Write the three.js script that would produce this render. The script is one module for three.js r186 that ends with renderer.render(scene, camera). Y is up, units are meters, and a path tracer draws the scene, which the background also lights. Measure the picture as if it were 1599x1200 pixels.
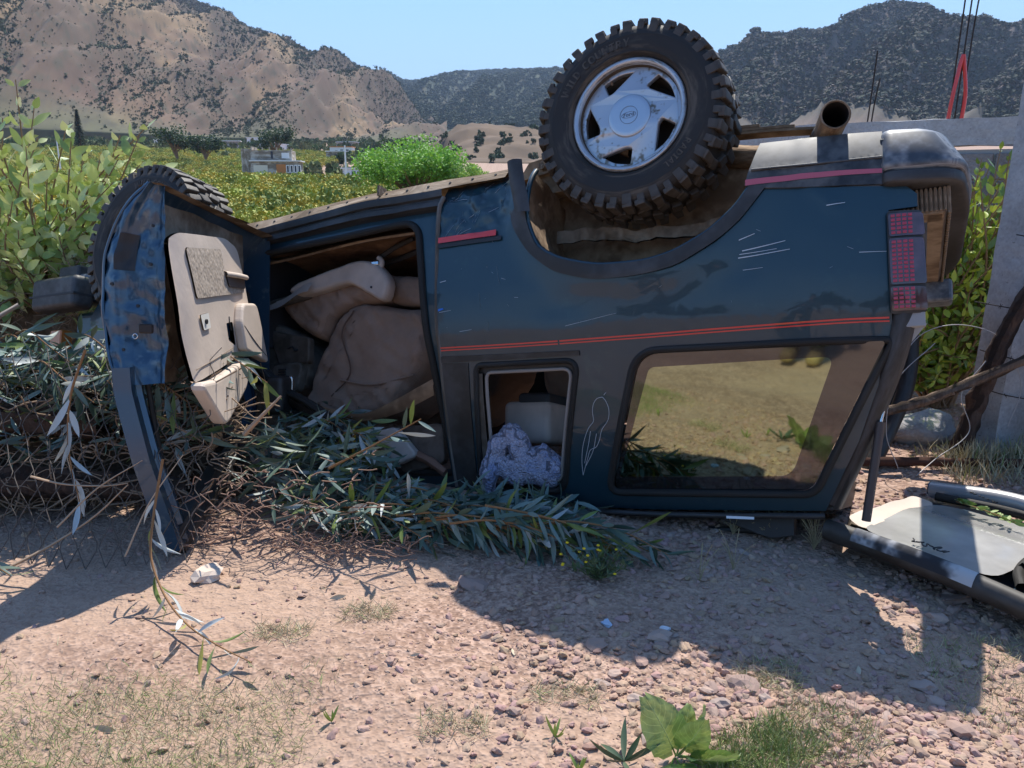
import * as THREE from 'three';
import { RoundedBoxGeometry } from 'three/addons/geometries/RoundedBoxGeometry.js';
import { mergeGeometries, toCreasedNormals, mergeVertices } from 'three/addons/utils/BufferGeometryUtils.js';
import { TessellateModifier } from 'three/addons/modifiers/TessellateModifier.js';
import { ImprovedNoise } from 'three/addons/math/ImprovedNoise.js';
import { TextGeometry } from 'three/addons/geometries/TextGeometry.js';
import { FontLoader } from 'three/addons/loaders/FontLoader.js';
import { MarchingCubes } from 'three/addons/objects/MarchingCubes.js';

// ---------------------------------------------------------------- camera, sky, sun, exposure
const scene = new THREE.Scene();
const camera = new THREE.PerspectiveCamera(52.0, 4 / 3, 0.05, 9000);
camera.position.set(0, 1.35, 0);
camera.rotation.set(THREE.MathUtils.degToRad(-14), 0, 0);
camera.updateMatrixWorld();
const renderer = new THREE.WebGLRenderer({ antialias: true });
renderer.toneMapping = THREE.LinearToneMapping;
renderer.toneMappingExposure = 1.4;
renderer.shadowMap.enabled = true;
const SUN_AZ = THREE.MathUtils.degToRad(-17), SUN_EL = THREE.MathUtils.degToRad(56);   // shadows run toward the camera and a little left
const sunDir = new THREE.Vector3(-Math.sin(SUN_AZ) * Math.cos(SUN_EL), Math.sin(SUN_EL), -Math.cos(SUN_AZ) * Math.cos(SUN_EL));
const sun = new THREE.DirectionalLight(new THREE.Color(1.0, 0.955, 0.88), 5.0);
sun.position.copy(sunDir).multiplyScalar(60); sun.castShadow = true;
Object.assign(sun.shadow.camera, { left: -14, right: 14, top: 14, bottom: -14, near: 1, far: 160 });
sun.shadow.mapSize.set(4096, 4096); scene.add(sun); scene.add(sun.target);
{
  const w = 512, h = 256, d = new Float32Array(w * h * 4);
  const stops = [[-90, .20, .16, .13], [-3, .34, .36, .38], [0, .76, .90, 1.0], [6, .58, .82, 1.03], [14, .38, .68, 1.02], [26, .19, .42, .80], [50, .085, .22, .50], [90, .055, .15, .36]];
  for (let j = 0; j < h; j++) for (let i = 0; i < w; i++) {
    const el = ((j + .5) / h - .5) * 180, ph = ((i + .5) / w - .5) * Math.PI * 2, e = THREE.MathUtils.degToRad(el);
    let k = 0; while (k < stops.length - 2 && el > stops[k + 1][0]) k++;
    const a = stops[k], b = stops[k + 1], t = Math.min(1, Math.max(0, (el - a[0]) / (b[0] - a[0])));
    const v = new THREE.Vector3(Math.cos(ph) * Math.cos(e), Math.sin(e), Math.sin(ph) * Math.cos(e));
    const c = Math.max(0, v.dot(sunDir)), g = el > -2 ? .10 * c ** 3 + .45 * c ** 24 : 0;
    for (let q = 0; q < 3; q++) d[(j * w + i) * 4 + q] = [.72, .80, .92][q] * (a[q + 1] + (b[q + 1] - a[q + 1]) * t) + g * [1, .96, .9][q];
    d[(j * w + i) * 4 + 3] = 1;
  }
  const tx = new THREE.DataTexture(d, w, h, THREE.RGBAFormat, THREE.FloatType);
  tx.mapping = THREE.EquirectangularReflectionMapping; tx.magFilter = tx.minFilter = THREE.LinearFilter; tx.needsUpdate = true;
  scene.background = tx; scene.environment = tx;
}

// ---------------------------------------------------------------- helpers
let seed = 7; const rnd = () => { seed = (seed * 1664525 + 1013904223) >>> 0; return seed / 4294967296; };
const rr = (a, b) => a + (b - a) * rnd();
const V = (x, y, z) => new THREE.Vector3(x, y, z);
const per = new ImprovedNoise();
const ns = (x, y, z = 0) => per.noise(x + 31.7, y + 11.3, z + 5.1);
const fbm = (x, y, z = 0, o = 4) => { let s = 0, a = .5, f = 1; for (let i = 0; i < o; i++) { s += a * ns(x * f, y * f, z * f + i * 9.7); a *= .5; f *= 2.03; } return s; };
const sstep = (a, b, x) => { const t = Math.min(1, Math.max(0, (x - a) / (b - a))); return t * t * (3 - 2 * t); };
const lerp = (a, b, t) => a + (b - a) * t;
const used = {};
function numbered(n) { const k = used[n] = (used[n] ?? -1) + 1; return k ? `${n}_${String(k).padStart(3, '0')}` : n; }
function mesh(name, geo, mat, parent) {
  const m = new THREE.Mesh(geo, mat); m.castShadow = m.receiveShadow = true; m.name = parent ? name : numbered(name); (parent || scene).add(m); return m;
}
function tag(o, label, category, group) { o.userData.label = label; o.userData.category = category; if (group) o.userData.group = group; return o; }
function struct(o) { o.userData.kind = 'structure'; return o; }
function stuff(o) { o.userData.kind = 'stuff'; return o; }
function thing(name, label, category, pos = [0, 0, 0], group) { const g = new THREE.Group(); g.name = numbered(name); g.position.set(...pos); scene.add(g); return tag(g, label, category, group); }
function grp(name, parent) { const g = new THREE.Group(); g.name = name; parent.add(g); return g; }
const C = (r, g, b) => new THREE.Color().setRGB(r, g, b);
function dtex(n, fn, srgb, rep = 1) {
  const d = new Uint8Array(n * n * 4);
  for (let j = 0; j < n; j++) for (let i = 0; i < n; i++) { const c = fn(i / n, j / n); for (let q = 0; q < 3; q++) d[(j * n + i) * 4 + q] = Math.max(0, Math.min(255, c[q] * 255)); d[(j * n + i) * 4 + 3] = 255; }
  const t = new THREE.DataTexture(d, n, n); t.wrapS = t.wrapT = THREE.RepeatWrapping; t.magFilter = THREE.LinearFilter; t.minFilter = THREE.LinearMipmapLinearFilter; t.generateMipmaps = true;
  if (srgb) t.colorSpace = THREE.SRGBColorSpace; t.repeat.set(rep, rep); t.needsUpdate = true; return t;
}
// tileable value noise
const gridN = (() => { const T = new Float32Array(65536); for (let i = 0; i < 65536; i++) T[i] = rnd(); return T; })();
function tn(u, v, f, s = 0) { // periodic with integer f
  const x = u * f, y = v * f, i = Math.floor(x), j = Math.floor(y), a = x - i, b = y - j, A = a * a * (3 - 2 * a), B = b * b * (3 - 2 * b);
  const g = (p, q) => gridN[(((p % f + f) % f) * 251 + ((q % f + f) % f) * 977 + s * 7919) & 65535];
  return lerp(lerp(g(i, j), g(i + 1, j), A), lerp(g(i, j + 1), g(i + 1, j + 1), A), B);
}
const tf = (u, v, f, o = 4, s = 0) => { let r = 0, a = .5, w = 0; for (let k = 0; k < o; k++) { r += a * tn(u, v, f << k, s + k); w += a; a *= .55; } return r / w; };
const grey = v => [v, v, v];
const mixc = (a, b, t) => [lerp(a[0], b[0], t), lerp(a[1], b[1], t), lerp(a[2], b[2], t)];
function mat(o) { return new THREE.MeshPhysicalMaterial({ side: THREE.DoubleSide, roughness: .8, ...o }); }
function boxUV(g, s = 1) { // uv in metres by dominant normal
  if (!g.attributes.normal) g.computeVertexNormals();
  const p = g.attributes.position, n = g.attributes.normal, u = new Float32Array(p.count * 2);
  for (let i = 0; i < p.count; i++) { const ax = Math.abs(n.getX(i)), ay = Math.abs(n.getY(i)), az = Math.abs(n.getZ(i)); let a, b;
    if (ax > ay && ax > az) { a = p.getZ(i); b = p.getY(i); } else if (ay > az) { a = p.getX(i); b = p.getZ(i); } else { a = p.getX(i); b = p.getY(i); }
    u[i * 2] = a * s; u[i * 2 + 1] = b * s; }
  g.setAttribute('uv', new THREE.BufferAttribute(u, 2)); return g;
}
const ni = g => { const q = g.index ? g.toNonIndexed() : g; return q; };
function merge(list) { const l = list.map(g => { g = ni(g); for (const k of Object.keys(g.attributes)) if (!['position', 'normal', 'uv'].includes(k)) g.deleteAttribute(k); if (!g.attributes.normal) g.computeVertexNormals(); if (!g.attributes.uv) boxUV(g); return g; }); return mergeGeometries(l); }
function tube(pts, r, seg = 24, rad = 8, closed = false, tens = .5) {
  const c = new THREE.CatmullRomCurve3(pts.map(p => p.isVector3 ? p : V(...p)), closed, 'catmullrom', tens); return new THREE.TubeGeometry(c, seg, r, rad, closed);
}
function taper(pts, r0, r1, seg = 24, rad = 7, wob = 0) { // tapered limb
  const c = new THREE.CatmullRomCurve3(pts.map(p => p.isVector3 ? p : V(...p))), g = new THREE.TubeGeometry(c, seg, 1, rad), p = g.attributes.position, q = V(), e = V();
  for (let i = 0; i <= seg; i++) { c.getPointAt(i / seg, q); for (let j = 0; j <= rad; j++) { const k = i * (rad + 1) + j; e.fromBufferAttribute(p, k).sub(q); const jj = j % rad; const s = lerp(r0, r1, i / seg) * (1 + wob * ns(i * .7, Math.cos(jj / rad * 6.283) * 1.3, Math.sin(jj / rad * 6.283) * 1.3 + q.x * 3)); e.multiplyScalar(s).add(q); p.setXYZ(k, e.x, e.y, e.z); } }
  g.computeVertexNormals(); return g;
}
function box(w, h, d, x = 0, y = 0, z = 0, r = 0, s = 2) { const g = r ? new RoundedBoxGeometry(w, h, d, s, r) : new THREE.BoxGeometry(w, h, d); g.translate(x, y, z); return g; }
function shapeOf(pts, holes = []) { const s = new THREE.Shape(pts.map(p => new THREE.Vector2(p[0], p[1]))); for (const h of holes) s.holes.push(new THREE.Path(h.map(p => new THREE.Vector2(p[0], p[1])))); return s; }
function smoothPoly(pts, n = 60, closed = true, tens = .35) { const c = new THREE.CatmullRomCurve3(pts.map(p => V(p[0], p[1], 0)), closed, 'catmullrom', tens); return c.getSpacedPoints(n).slice(0, closed ? n : n + 1).map(p => [p.x, p.y]); }
function roundPoly(pts, r, n = 5) { // fillet corners; r number or per-corner array
  const o = [], N = pts.length;
  for (let i = 0; i < N; i++) { const p = pts[i], a = pts[(i + N - 1) % N], b = pts[(i + 1) % N], R = Array.isArray(r) ? r[i] : r;
    const da = Math.hypot(a[0] - p[0], a[1] - p[1]), db = Math.hypot(b[0] - p[0], b[1] - p[1]), k = Math.min(R, da * .45, db * .45);
    if (!k) { o.push(p); continue; }
    const A = [p[0] + (a[0] - p[0]) / da * k, p[1] + (a[1] - p[1]) / da * k], B = [p[0] + (b[0] - p[0]) / db * k, p[1] + (b[1] - p[1]) / db * k];
    for (let j = 0; j <= n; j++) { const t = j / n, u = 1 - t; o.push([u * u * A[0] + 2 * u * t * p[0] + t * t * B[0], u * u * A[1] + 2 * u * t * p[1] + t * t * B[1]]); } }
  return o;
}
function dens(pts, step = .03, closed = true) { const o = []; const N = pts.length; for (let i = 0; i < (closed ? N : N - 1); i++) { const a = pts[i], b = pts[(i + 1) % N], L = Math.hypot(b[0] - a[0], b[1] - a[1]), n = Math.max(1, Math.ceil(L / step)); for (let j = 0; j < n; j++) o.push([lerp(a[0], b[0], j / n), lerp(a[1], b[1], j / n)]); } if (!closed) o.push(pts[N - 1]); return o; }
// a pressed sheet: outline (with holes) in x,y laid on the surface z = zf(x, y), with real thickness and turned edges
function sheet(outline, holes, zf, th = .012, edge = .05) {
  const step = edge * .8; outline = dens(outline, step); holes = holes.map(h => dens(h, step));
  let g = new THREE.ShapeGeometry(shapeOf(outline, holes)); g = new TessellateModifier(edge, 8).modify(g);
  const P = g.attributes.position, n = P.count, pos = [], nor = [], uv = [], e = .004;
  const nrm = (x, y) => { const dx = (zf(x + e, y) - zf(x - e, y)) / (2 * e), dy = (zf(x, y + e) - zf(x, y - e)) / (2 * e), l = Math.hypot(dx, dy, 1); return [-dx / l, -dy / l, 1 / l]; };
  for (let s = 0; s < 2; s++) for (let i = 0; i < n; i += 3) { const tri = s ? [i, i + 2, i + 1] : [i, i + 1, i + 2];
    for (const k of tri) { const x = P.getX(k), y = P.getY(k), N = nrm(x, y), z = zf(x, y); const o = s ? th : 0; pos.push(x - N[0] * o, y - N[1] * o, z - N[2] * o); nor.push(...(s ? N.map(v => -v) : N)); uv.push(x, y); } }
  for (const loop of [outline, ...holes]) for (let i = 0; i < loop.length; i++) { const a = loop[i], b = loop[(i + 1) % loop.length]; const Na = nrm(...a), Nb = nrm(...b), za = zf(...a), zb = zf(...b);
    const q = [[a[0], a[1], za], [b[0], b[1], zb], [b[0] - Nb[0] * th, b[1] - Nb[1] * th, zb - Nb[2] * th], [a[0] - Na[0] * th, a[1] - Na[1] * th, za - Na[2] * th]];
    const l = Math.hypot(b[0] - a[0], b[1] - a[1]) || 1, N = [(b[1] - a[1]) / l, -(b[0] - a[0]) / l, 0];
    for (const k of [0, 1, 2, 0, 2, 3]) { pos.push(...q[k]); nor.push(...N); uv.push(q[k][0], q[k][1]); } }
  const r = new THREE.BufferGeometry(); r.setAttribute('position', new THREE.Float32BufferAttribute(pos, 3)); r.setAttribute('normal', new THREE.Float32BufferAttribute(nor, 3)); r.setAttribute('uv', new THREE.Float32BufferAttribute(uv, 2)); return r;
}
function extr(pts, depth, bev = .01, holes = [], bs = 3) { const g = new THREE.ExtrudeGeometry(shapeOf(pts, holes), { depth, bevelEnabled: bev > 0, bevelSize: bev, bevelThickness: bev, bevelSegments: bs, curveSegments: 8 }); return g; }
function displace(g, f) { const p = g.attributes.position; for (let i = 0; i < p.count; i++) { const v = f(p.getX(i), p.getY(i), p.getZ(i), g.attributes.normal.getX(i), g.attributes.normal.getY(i), g.attributes.normal.getZ(i)); p.setXYZ(i, v[0], v[1], v[2]); } return g; }
function smooth(g, tol = 1e-4) { g.deleteAttribute('normal'); const uv = g.attributes.uv; g.deleteAttribute('uv'); g = mergeVertices(g, tol); g.computeVertexNormals(); return boxUV(g); }
function stone(r, s, flat = .7, rough = .35) { let g = new THREE.IcosahedronGeometry(1, 1); g = mergeVertices((g.deleteAttribute('normal'), g.deleteAttribute('uv'), g)); displace2(g, (x, y, z) => { const k = 1 + rough * 1.6 * ns(x * 1.1 + s * 3.1, y * 1.1, z * 1.1 + s) + rough * .5 * ns(x * 2.6, y * 2.6 + s, z * 2.6); return [x * k * r * 1.15, y * k * r * flat, z * k * r * .9]; }); g = g.toNonIndexed(); g.computeVertexNormals(); return boxUV(g); }
function displace2(g, f) { const p = g.attributes.position; for (let i = 0; i < p.count; i++) { const v = f(p.getX(i), p.getY(i), p.getZ(i)); p.setXYZ(i, ...v); } }
// a leaf lying along +y, folded along its midrib and drooping
function leafGeo(L, W, fold = .25, droop = .2, n = 5, shape = 1, bend = 0, twist = 0) {
  const pos = [], idx = [];
  for (let i = 0; i <= n; i++) { const t = i / n, w = W * .5 * Math.pow(Math.sin(Math.PI * Math.min(.995, Math.max(.01, t ** shape))), .8), y = L * t, z = -droop * L * t * t, x = bend * L * t * t, a = twist * t, c = Math.cos(a), s = Math.sin(a), f = w * fold; pos.push(x - w * c - f * s, y, z - w * s + f * c, x, y, z, x + w * c - f * s, y, z + w * s + f * c); }
  for (let i = 0; i < n; i++) for (let k = 0; k < 2; k++) { const a = i * 3 + k, b = a + 1, c = a + 3, d = a + 4; idx.push(a, b, d, a, d, c); }
  const g = new THREE.BufferGeometry(); g.setAttribute('position', new THREE.Float32BufferAttribute(pos, 3)); g.setIndex(idx); g.computeVertexNormals(); const u = []; for (let i = 0; i < pos.length; i += 3) u.push(pos[i] / W + .5, pos[i + 1] / L); g.setAttribute('uv', new THREE.Float32BufferAttribute(u, 2)); return g;
}
const orient = (o, pos, dir, roll = 0) => { o.position.copy(pos); o.quaternion.setFromUnitVectors(V(0, 1, 0), dir.clone().normalize()); o.rotateY(roll); return o; };

// ---------------------------------------------------------------- shared textures and materials
const T_dirt = dtex(512, (u, v) => { const a = tf(u, v, 4, 6), b = tf(u, v, 32, 3, 9); return mixc([.62, .56, .49], [.95, .92, .88], sstep(.3, .7, a * .7 + b * .3)); }, true);
const T_bump = dtex(512, (u, v) => grey(tf(u, v, 16, 6, 3)));
const T_fine = dtex(256, (u, v) => grey(tf(u, v, 64, 2, 5)));
const T_scuff = dtex(512, (u, v) => { const a = tf(u, v, 3, 6, 12), b = tf(u, v * .1, 64, 2, 4); return grey(.12 + .5 * sstep(.5, .75, a) + .12 * b); });
const M = {};
const T_paint = dtex(1024, (u, v) => { const a = tf(u, v, 5, 6, 21), b = tf(u, v, 40, 3, 8), d = sstep(.62, .8, a * .75 + b * .25); return mixc([.03, .18, .225], [.36, .35, .32], d * .38 + .05 * tn(u, v, 300, 77)); }, true);
M.paint = mat({ map: T_paint, roughness: .5, metalness: 0, clearcoat: .65, clearcoatRoughness: .04 });
M.paint.clearcoatRoughnessMap = null;
M.doorPaint = mat({ map: dtex(1024, (u, v) => { const a = tf(u, v, 4, 6, 33), b = tf(u, v, 48, 3, 18); const d = sstep(.54, .72, a * .65 + b * .35); return mixc([.16, .275, .365], [.60, .59, .56], d * .42); }, true), roughness: .38, metalness: .4, clearcoat: .9, clearcoatRoughness: .12 });
M.dust = mat({ color: C(.40, .33, .26), map: T_dirt, roughness: .95, bumpMap: T_bump, bumpScale: .004 });
M.tan = mat({ color: C(.44, .33, .225), map: T_dirt, roughness: .97, bumpMap: T_bump, bumpScale: .006 });
M.clad = mat({ color: C(.36, .37, .385), map: dtex(512, (u, v) => { const a = tf(u, v, 5, 6, 41), b = tf(u, v, 40, 3, 42); return mixc([.34, .36, .39], [.86, .85, .83], sstep(.32, .66, a * .7 + b * .3)); }, true), roughness: .5, clearcoat: .3, clearcoatRoughness: .3 });
M.clad2 = mat({ color: C(.13, .133, .138), map: M.clad.map, roughness: .55 });
M.trim = mat({ color: C(.06, .06, .065), map: T_dirt, roughness: .55, roughnessMap: null });
M.black = mat({ color: C(.022, .022, .024), roughness: .6 });
M.rubber = mat({ color: C(.03, .029, .028), map: T_dirt, roughness: .75, bumpMap: T_bump, bumpScale: .002 });
M.red = mat({ color: C(.62, .035, .03), roughness: .35, clearcoat: .6 });
M.pink = mat({ color: C(.45, .10, .14), roughness: .5 });
M.beige = mat({ color: C(.70, .575, .465), roughness: .62, bumpMap: T_fine, bumpScale: .0006, map: dtex(256, (u, v) => grey(.86 + .14 * tf(u, v, 6, 5, 51)), true) });
M.carpet = mat({ map: dtex(512, (u, v) => { const a = tf(u, v, 128, 2, 52), b = tf(u, v, 8, 4, 53); return mixc([.52, .46, .40], [.80, .74, .67], a * .8 + b * .2); }, true), roughness: 1, bumpMap: T_fine, bumpScale: .003 });
M.soft = dtex(512, (u, v) => grey(.80 + .2 * tf(u, v, 10, 5, 131)), true);
M.seat = mat({ color: C(.34, .225, .165), map: M.soft, roughness: .97, bumpMap: T_fine, bumpScale: .0015, sheen: .3, sheenRoughness: .8 });
M.seatHard = mat({ color: C(.58, .47, .40), map: M.soft, roughness: .7 });
M.dash = mat({ color: C(.19, .18, .17), map: T_dirt, roughness: .7 });
M.chrome = mat({ color: C(.62, .64, .66), metalness: 1, roughness: .22 });
M.alloy = mat({ color: C(.58, .60, .63), metalness: .7, roughness: .42, roughnessMap: null, map: dtex(512, (u, v) => { const a = tf(u, v, 12, 5, 61), b = tf(u, v, 90, 2, 62); return mixc([.92, .92, .92], [.50, .42, .33], sstep(.50, .70, a * .6 + b * .4) * .8); }, true) });
M.rimInner = mat({ color: C(.12, .10, .08), map: T_dirt, roughness: .85, metalness: .2 });
M.scratch = mat({ color: C(.55, .58, .60), roughness: .6 });
M.iron = mat({ color: C(.05, .04, .035), roughness: .85, metalness: .3 });
M.wood = mat({ map: dtex(512, (u, v) => { const a = tf(u, v * .15, 64, 3, 71), b = tf(u, v, 6, 4, 72); return mixc([.25, .19, .15], [.55, .47, .40], a * .6 + b * .4); }, true), roughness: .95, bumpMap: T_bump, bumpScale: .01 });
M.darkWood = mat({ map: dtex(512, (u, v) => { const a = tf(u, v * .2, 64, 3, 73), b = tf(u, v, 6, 4, 74); return mixc([.16, .11, .09], [.42, .33, .27], a * .6 + b * .4); }, true), roughness: .95, bumpMap: T_bump, bumpScale: .012 });
M.concrete = mat({ map: dtex(1024, (u, v) => { const a = tf(u, v, 5, 6, 81), b = tf(u, v, 80, 2, 82), p = tn(u, v, 96, 83) > .94 ? .14 : 0; return grey(.50 + .20 * a + .10 * b - p); }, true), roughness: .95, bumpMap: T_bump, bumpScale: .008 });
M.block = [.0, .05, -.05].map((o, i) => mat({ map: dtex(512, (u, v) => { const a = tf(u, v, 5, 5, 84 + i), b = tf(u, v, 120, 2, 87); return mixc([.36 + o, .35 + o, .34 + o], [.58 + o, .56 + o, .55 + o], a * .5 + b * .5); }, true), roughness: 1, bumpMap: T_fine, bumpScale: .006 }));
M.twig = mat({ color: C(.24, .15, .09), roughness: .95 });
M.dryTwig = mat({ color: C(.30, .21, .14), roughness: 1 });
M.willowStem = mat({ color: C(.26, .13, .05), roughness: .8 });
// ---------------------------------------------------------------- ground and far terrain
function gH(x, z) {
  const d = -z, r = Math.hypot(x, z);
  let y = .045 * ns(x * .55, z * .55, 1) + .022 * ns(x * 1.9, z * 1.9, 2) + .010 * ns(x * 6, z * 6, 3);
  y += (.006 * fbm(x * 17, z * 17, 4, 2)) * sstep(9, 5, r);
  y *= sstep(60, 6, r) * .9 + .1;
  y -= .30 * Math.exp(-(((x + .6) / 1.6) ** 2) - ((z + 4.9) / .75) ** 2);           // hollow under the far side of the car
  y -= .45 * sstep(5.2, 9, d) * sstep(40, 10, d) * sstep(3, .5, x);
  y += -.45 * 0 + .009 * Math.max(0, d - 15) + .06 * Math.max(0, d - 150) * sstep(150, 190, d);
  y += Math.max(0, -x) * .02 * sstep(40, 120, d) * sstep(1200, 300, r);
  y += .9 * fbm(x * .02, z * .02, 6, 3) * sstep(60, 200, r);
  return y;
}
{
  // one sheet: rings that widen with distance, all the way round the camera
  const ang = [], rad = []; const N = 900;
  for (let i = 0; i <= N; i++) { const t = i / N; ang.push(t * Math.PI * 2); }
  let r = .25; rad.push(0); while (r < 9000) { rad.push(r); r += r < 7 ? .013 + r * .0035 : r < 20 ? .12 + (r - 7) * .03 : r * .06; }
  const pos = [], uv = [], idx = []; const cz = -1.2;
  for (const q of rad) for (const a of ang) { const x = Math.sin(a) * q, z = cz - Math.cos(a) * q; pos.push(x, gH(x, z), z); uv.push(x, z); }
  const w = N + 1; for (let j = 0; j < rad.length - 1; j++) for (let i = 0; i < N; i++) { const a = j * w + i; idx.push(a, a + 1, a + w + 1, a, a + w + 1, a + w); }
  const g = new THREE.BufferGeometry(); g.setAttribute('position', new THREE.Float32BufferAttribute(pos, 3)); g.setAttribute('uv', new THREE.Float32BufferAttribute(uv, 2)); g.setIndex(idx); g.computeVertexNormals();
  // colour of the soil itself: reddish dirt, paler crumbs, darker damp grains
  const speck = (u, v) => tn(u, v, 256, 101) * .45 + tn(u, v, 512, 102) * .35 + tn(u, v, 100, 103) * .2;
  const map = dtex(2048, (u, v) => { const a = tf(u, v, 5, 5, 104), s = speck(u, v); let c = mixc([.50, .395, .335], [.755, .635, .56], sstep(.25, .75, s * .7 + a * .3)); c = mixc(c, [.68, .575, .495], sstep(.45, .7, tf(u, v, 3, 5, 108)) * .75); return c; }, true, 1 / 3.1);
  const bmp = dtex(2048, (u, v) => grey(tf(u, v, 60, 5, 105) * .6 + speck(u, v) * .4), false, 1 / 3.1);
  struct(mesh('ground', g, mat({ map, bumpMap: bmp, bumpScale: .022, roughness: 1 }))).userData.label = 'reddish gravelly dirt ground';
}
// gravel: the 280 largest stones are things of their own, the rest is stuff
const stoneMats = [[.40, .265, .21], [.36, .245, .195], [.44, .32, .26], [.33, .23, .19], [.38, .29, .245]].map(c => mat({ color: C(...c), roughness: 1 }));
const stoneGeos = Array.from({ length: 10 }, (_, i) => stone(1, i * 4.7 + 1, [.55, .7, .45, .8][i % 4], .42));
function gravelDens(x, z) { // where gravel lies thickest: the strip in front of the tailgate and rear wheel
  return .07 + .93 * sstep(-.6, .55, x + .35 * ns(x * 1.2, z * 1.2, 8)) * (0.22 + .78 * sstep(-.15, .3, ns(x * 1.5, z * 1.5, 9) + .5 * ns(x * 5, z * 5, 10)));
}
{
  let n = 0, t = 0;
  while (n < 280 && t++ < 9000) {
    const z = -rr(1.55, 3.7), x = rr(-1.1, 1.15) * (-z) * .8; if (rnd() > gravelDens(x, z) ** 1.6) continue;
    const s = n < 34 ? rr(.022, .042) : rr(.010, .022); if (x < -.4 && z < -2.9) continue;
    const m = mesh('stone', stoneGeos[(rnd() * 10) | 0], stoneMats[(rnd() * 5) | 0]); m.position.set(x, gH(x, z) + s * .12, z); m.scale.set(s * rr(.8, 1.3), s * rr(.7, 1), s); m.rotation.set(rr(-.3, .3), rr(0, 6.3), rr(-.3, .3));
    const big = n < 34; tag(m, big ? 'fist-sized reddish brown stone on the gravelly dirt' : 'small angular reddish brown stone scattered on the gravelly dirt', 'stone', big ? 'larger stones on the dirt' : 'small stones on the dirt'); n++;
  }
  const N = 38000, im = new THREE.InstancedMesh(stone(1, 3, .65, .4), mat({ color: C(1, 1, 1), roughness: 1 }), N), o = new THREE.Object3D(), c = new THREE.Color(); let k = 0;
  while (k < N) { const z = -1.2 - 4.4 * rnd() ** 1.3, x = rr(-1.15, 1.15) * (-z) * .85; if (rnd() > gravelDens(x, z)) continue; const s = .0022 + .014 * rnd() ** 4.2 * (x > -.1 ? 1 : .7); o.position.set(x, gH(x, z) + s * .2, z); o.scale.set(s * rr(.8, 1.4), s * rr(.7, 1.1), s); o.rotation.set(rr(-.5, .5), rr(0, 6.3), rr(-.5, .5)); o.updateMatrix(); im.setMatrixAt(k, o.matrix); const b = rr(.85, 1.2); c.setRGB(.385 * b, .25 * b * rr(.94, 1.1), .19 * b * rr(.9, 1.15)); im.setColorAt(k++, c); }
  im.name = 'gravel'; im.castShadow = im.receiveShadow = true; scene.add(im); stuff(im); tag(im, 'fine reddish gravel strewn over the dirt', 'gravel');
}
// ---------------------------------------------------------------- mountains
const rad = Math.PI / 180;
function curveAt(tab, a) { if (a <= tab[0][0]) return tab[0][1]; for (let i = 0; i < tab.length - 1; i++) if (a <= tab[i + 1][0]) { const t = (a - tab[i][0]) / (tab[i + 1][0] - tab[i][0]); return lerp(tab[i][1], tab[i + 1][1], t); } return tab[tab.length - 1][1]; }
function mountain(name, label, a0, a1, ridge, d0f, d1f, y0f, spur, colf, na, nt, seedN, prof = 1.15) {
  const H = (a, t) => { // position on the slope, t 0 foot .. 1 ridge .. 1.35 back side
    const d0 = d0f(a), d1 = d1f(a), D = lerp(d0, d1, t), y0 = y0f(a), yr = 1.35 + d1 * Math.tan(curveAt(ridge, a) * rad) ;
    const x = Math.sin(a * rad) * D, z = -Math.cos(a * rad) * D; let y;
    if (t <= 1) { y = y0 + (yr - y0) * Math.pow(t, prof); const env = Math.min(1, 3.2 * t * (1 - t)) * (1 - sstep(.7, .97, t)); const q = (a * rad) * d1 * .0042 - t * 1.5; const rdg = 1 - Math.abs(ns(q * 1.6, t * 1.3, seedN)) * 2.1; const r2 = 1 - Math.abs(ns(q * 4.2, t * 3, seedN + 4)) * 2.1; y += spur * env * (rdg * .9 + r2 * .38 - .55) + spur * .10 * fbm(x * .02, z * .02, seedN, 4) * Math.min(1, t * 6) * (1.15 - sstep(.8, 1, t)); const r3 = 1 - Math.abs(ns(q * 11, t * 5, seedN + 6)) * 2.1; y += spur * .16 * env * r3; y += spur * .12 * fbm(q * 24, t * 12, seedN + 9, 3) * Math.min(1, t * 5) * (1.1 - sstep(.8, 1, t)); }
    else y = yr - (t - 1) * (yr - y0) * 1.3;
    return V(x, y, z);
  };
  const pos = [], col = [], idx = []; const rows = [];
  for (let j = 0; j <= nt; j++) rows.push(-.12 + 1.12 * j / nt); rows.push(1.15, 1.5);
  for (const t of rows) for (let i = 0; i <= na; i++) { const a = lerp(a0, a1, i / na), tt = Math.max(0, t), p = H(a, tt); if (t < 0) p.y += t * 160; pos.push(p.x, p.y, p.z); col.push(...colf(a, t, p)); }
  const w = na + 1; for (let j = 0; j < rows.length - 1; j++) for (let i = 0; i < na; i++) { const q = j * w + i; idx.push(q, q + 1, q + w + 1, q, q + w + 1, q + w); }
  const g = new THREE.BufferGeometry(); g.setAttribute('position', new THREE.Float32BufferAttribute(pos, 3)); g.setAttribute('color', new THREE.Float32BufferAttribute(col, 3)); g.setIndex(idx); g.computeVertexNormals();
  const m = mesh(name, g, mat({ color: C(1, 1, 1), vertexColors: true, roughness: 1 })); struct(m); m.userData.label = label; return H;
}
const RL = [[-62, 17], [-45, 17.5], [-30.09, 15.74], [-25.56, 13.53], [-20.46, 11.27], [-18.8, 10.84], [-16.76, 9.67], [-14.82, 8.82], [-13.63, 8.36], [-11.58, 7.85], [-9.71, 7.0], [-8.66, 6.3], [-7.63, 5.2], [-6.2, 3.4], [-4.5, 2.6]];
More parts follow.
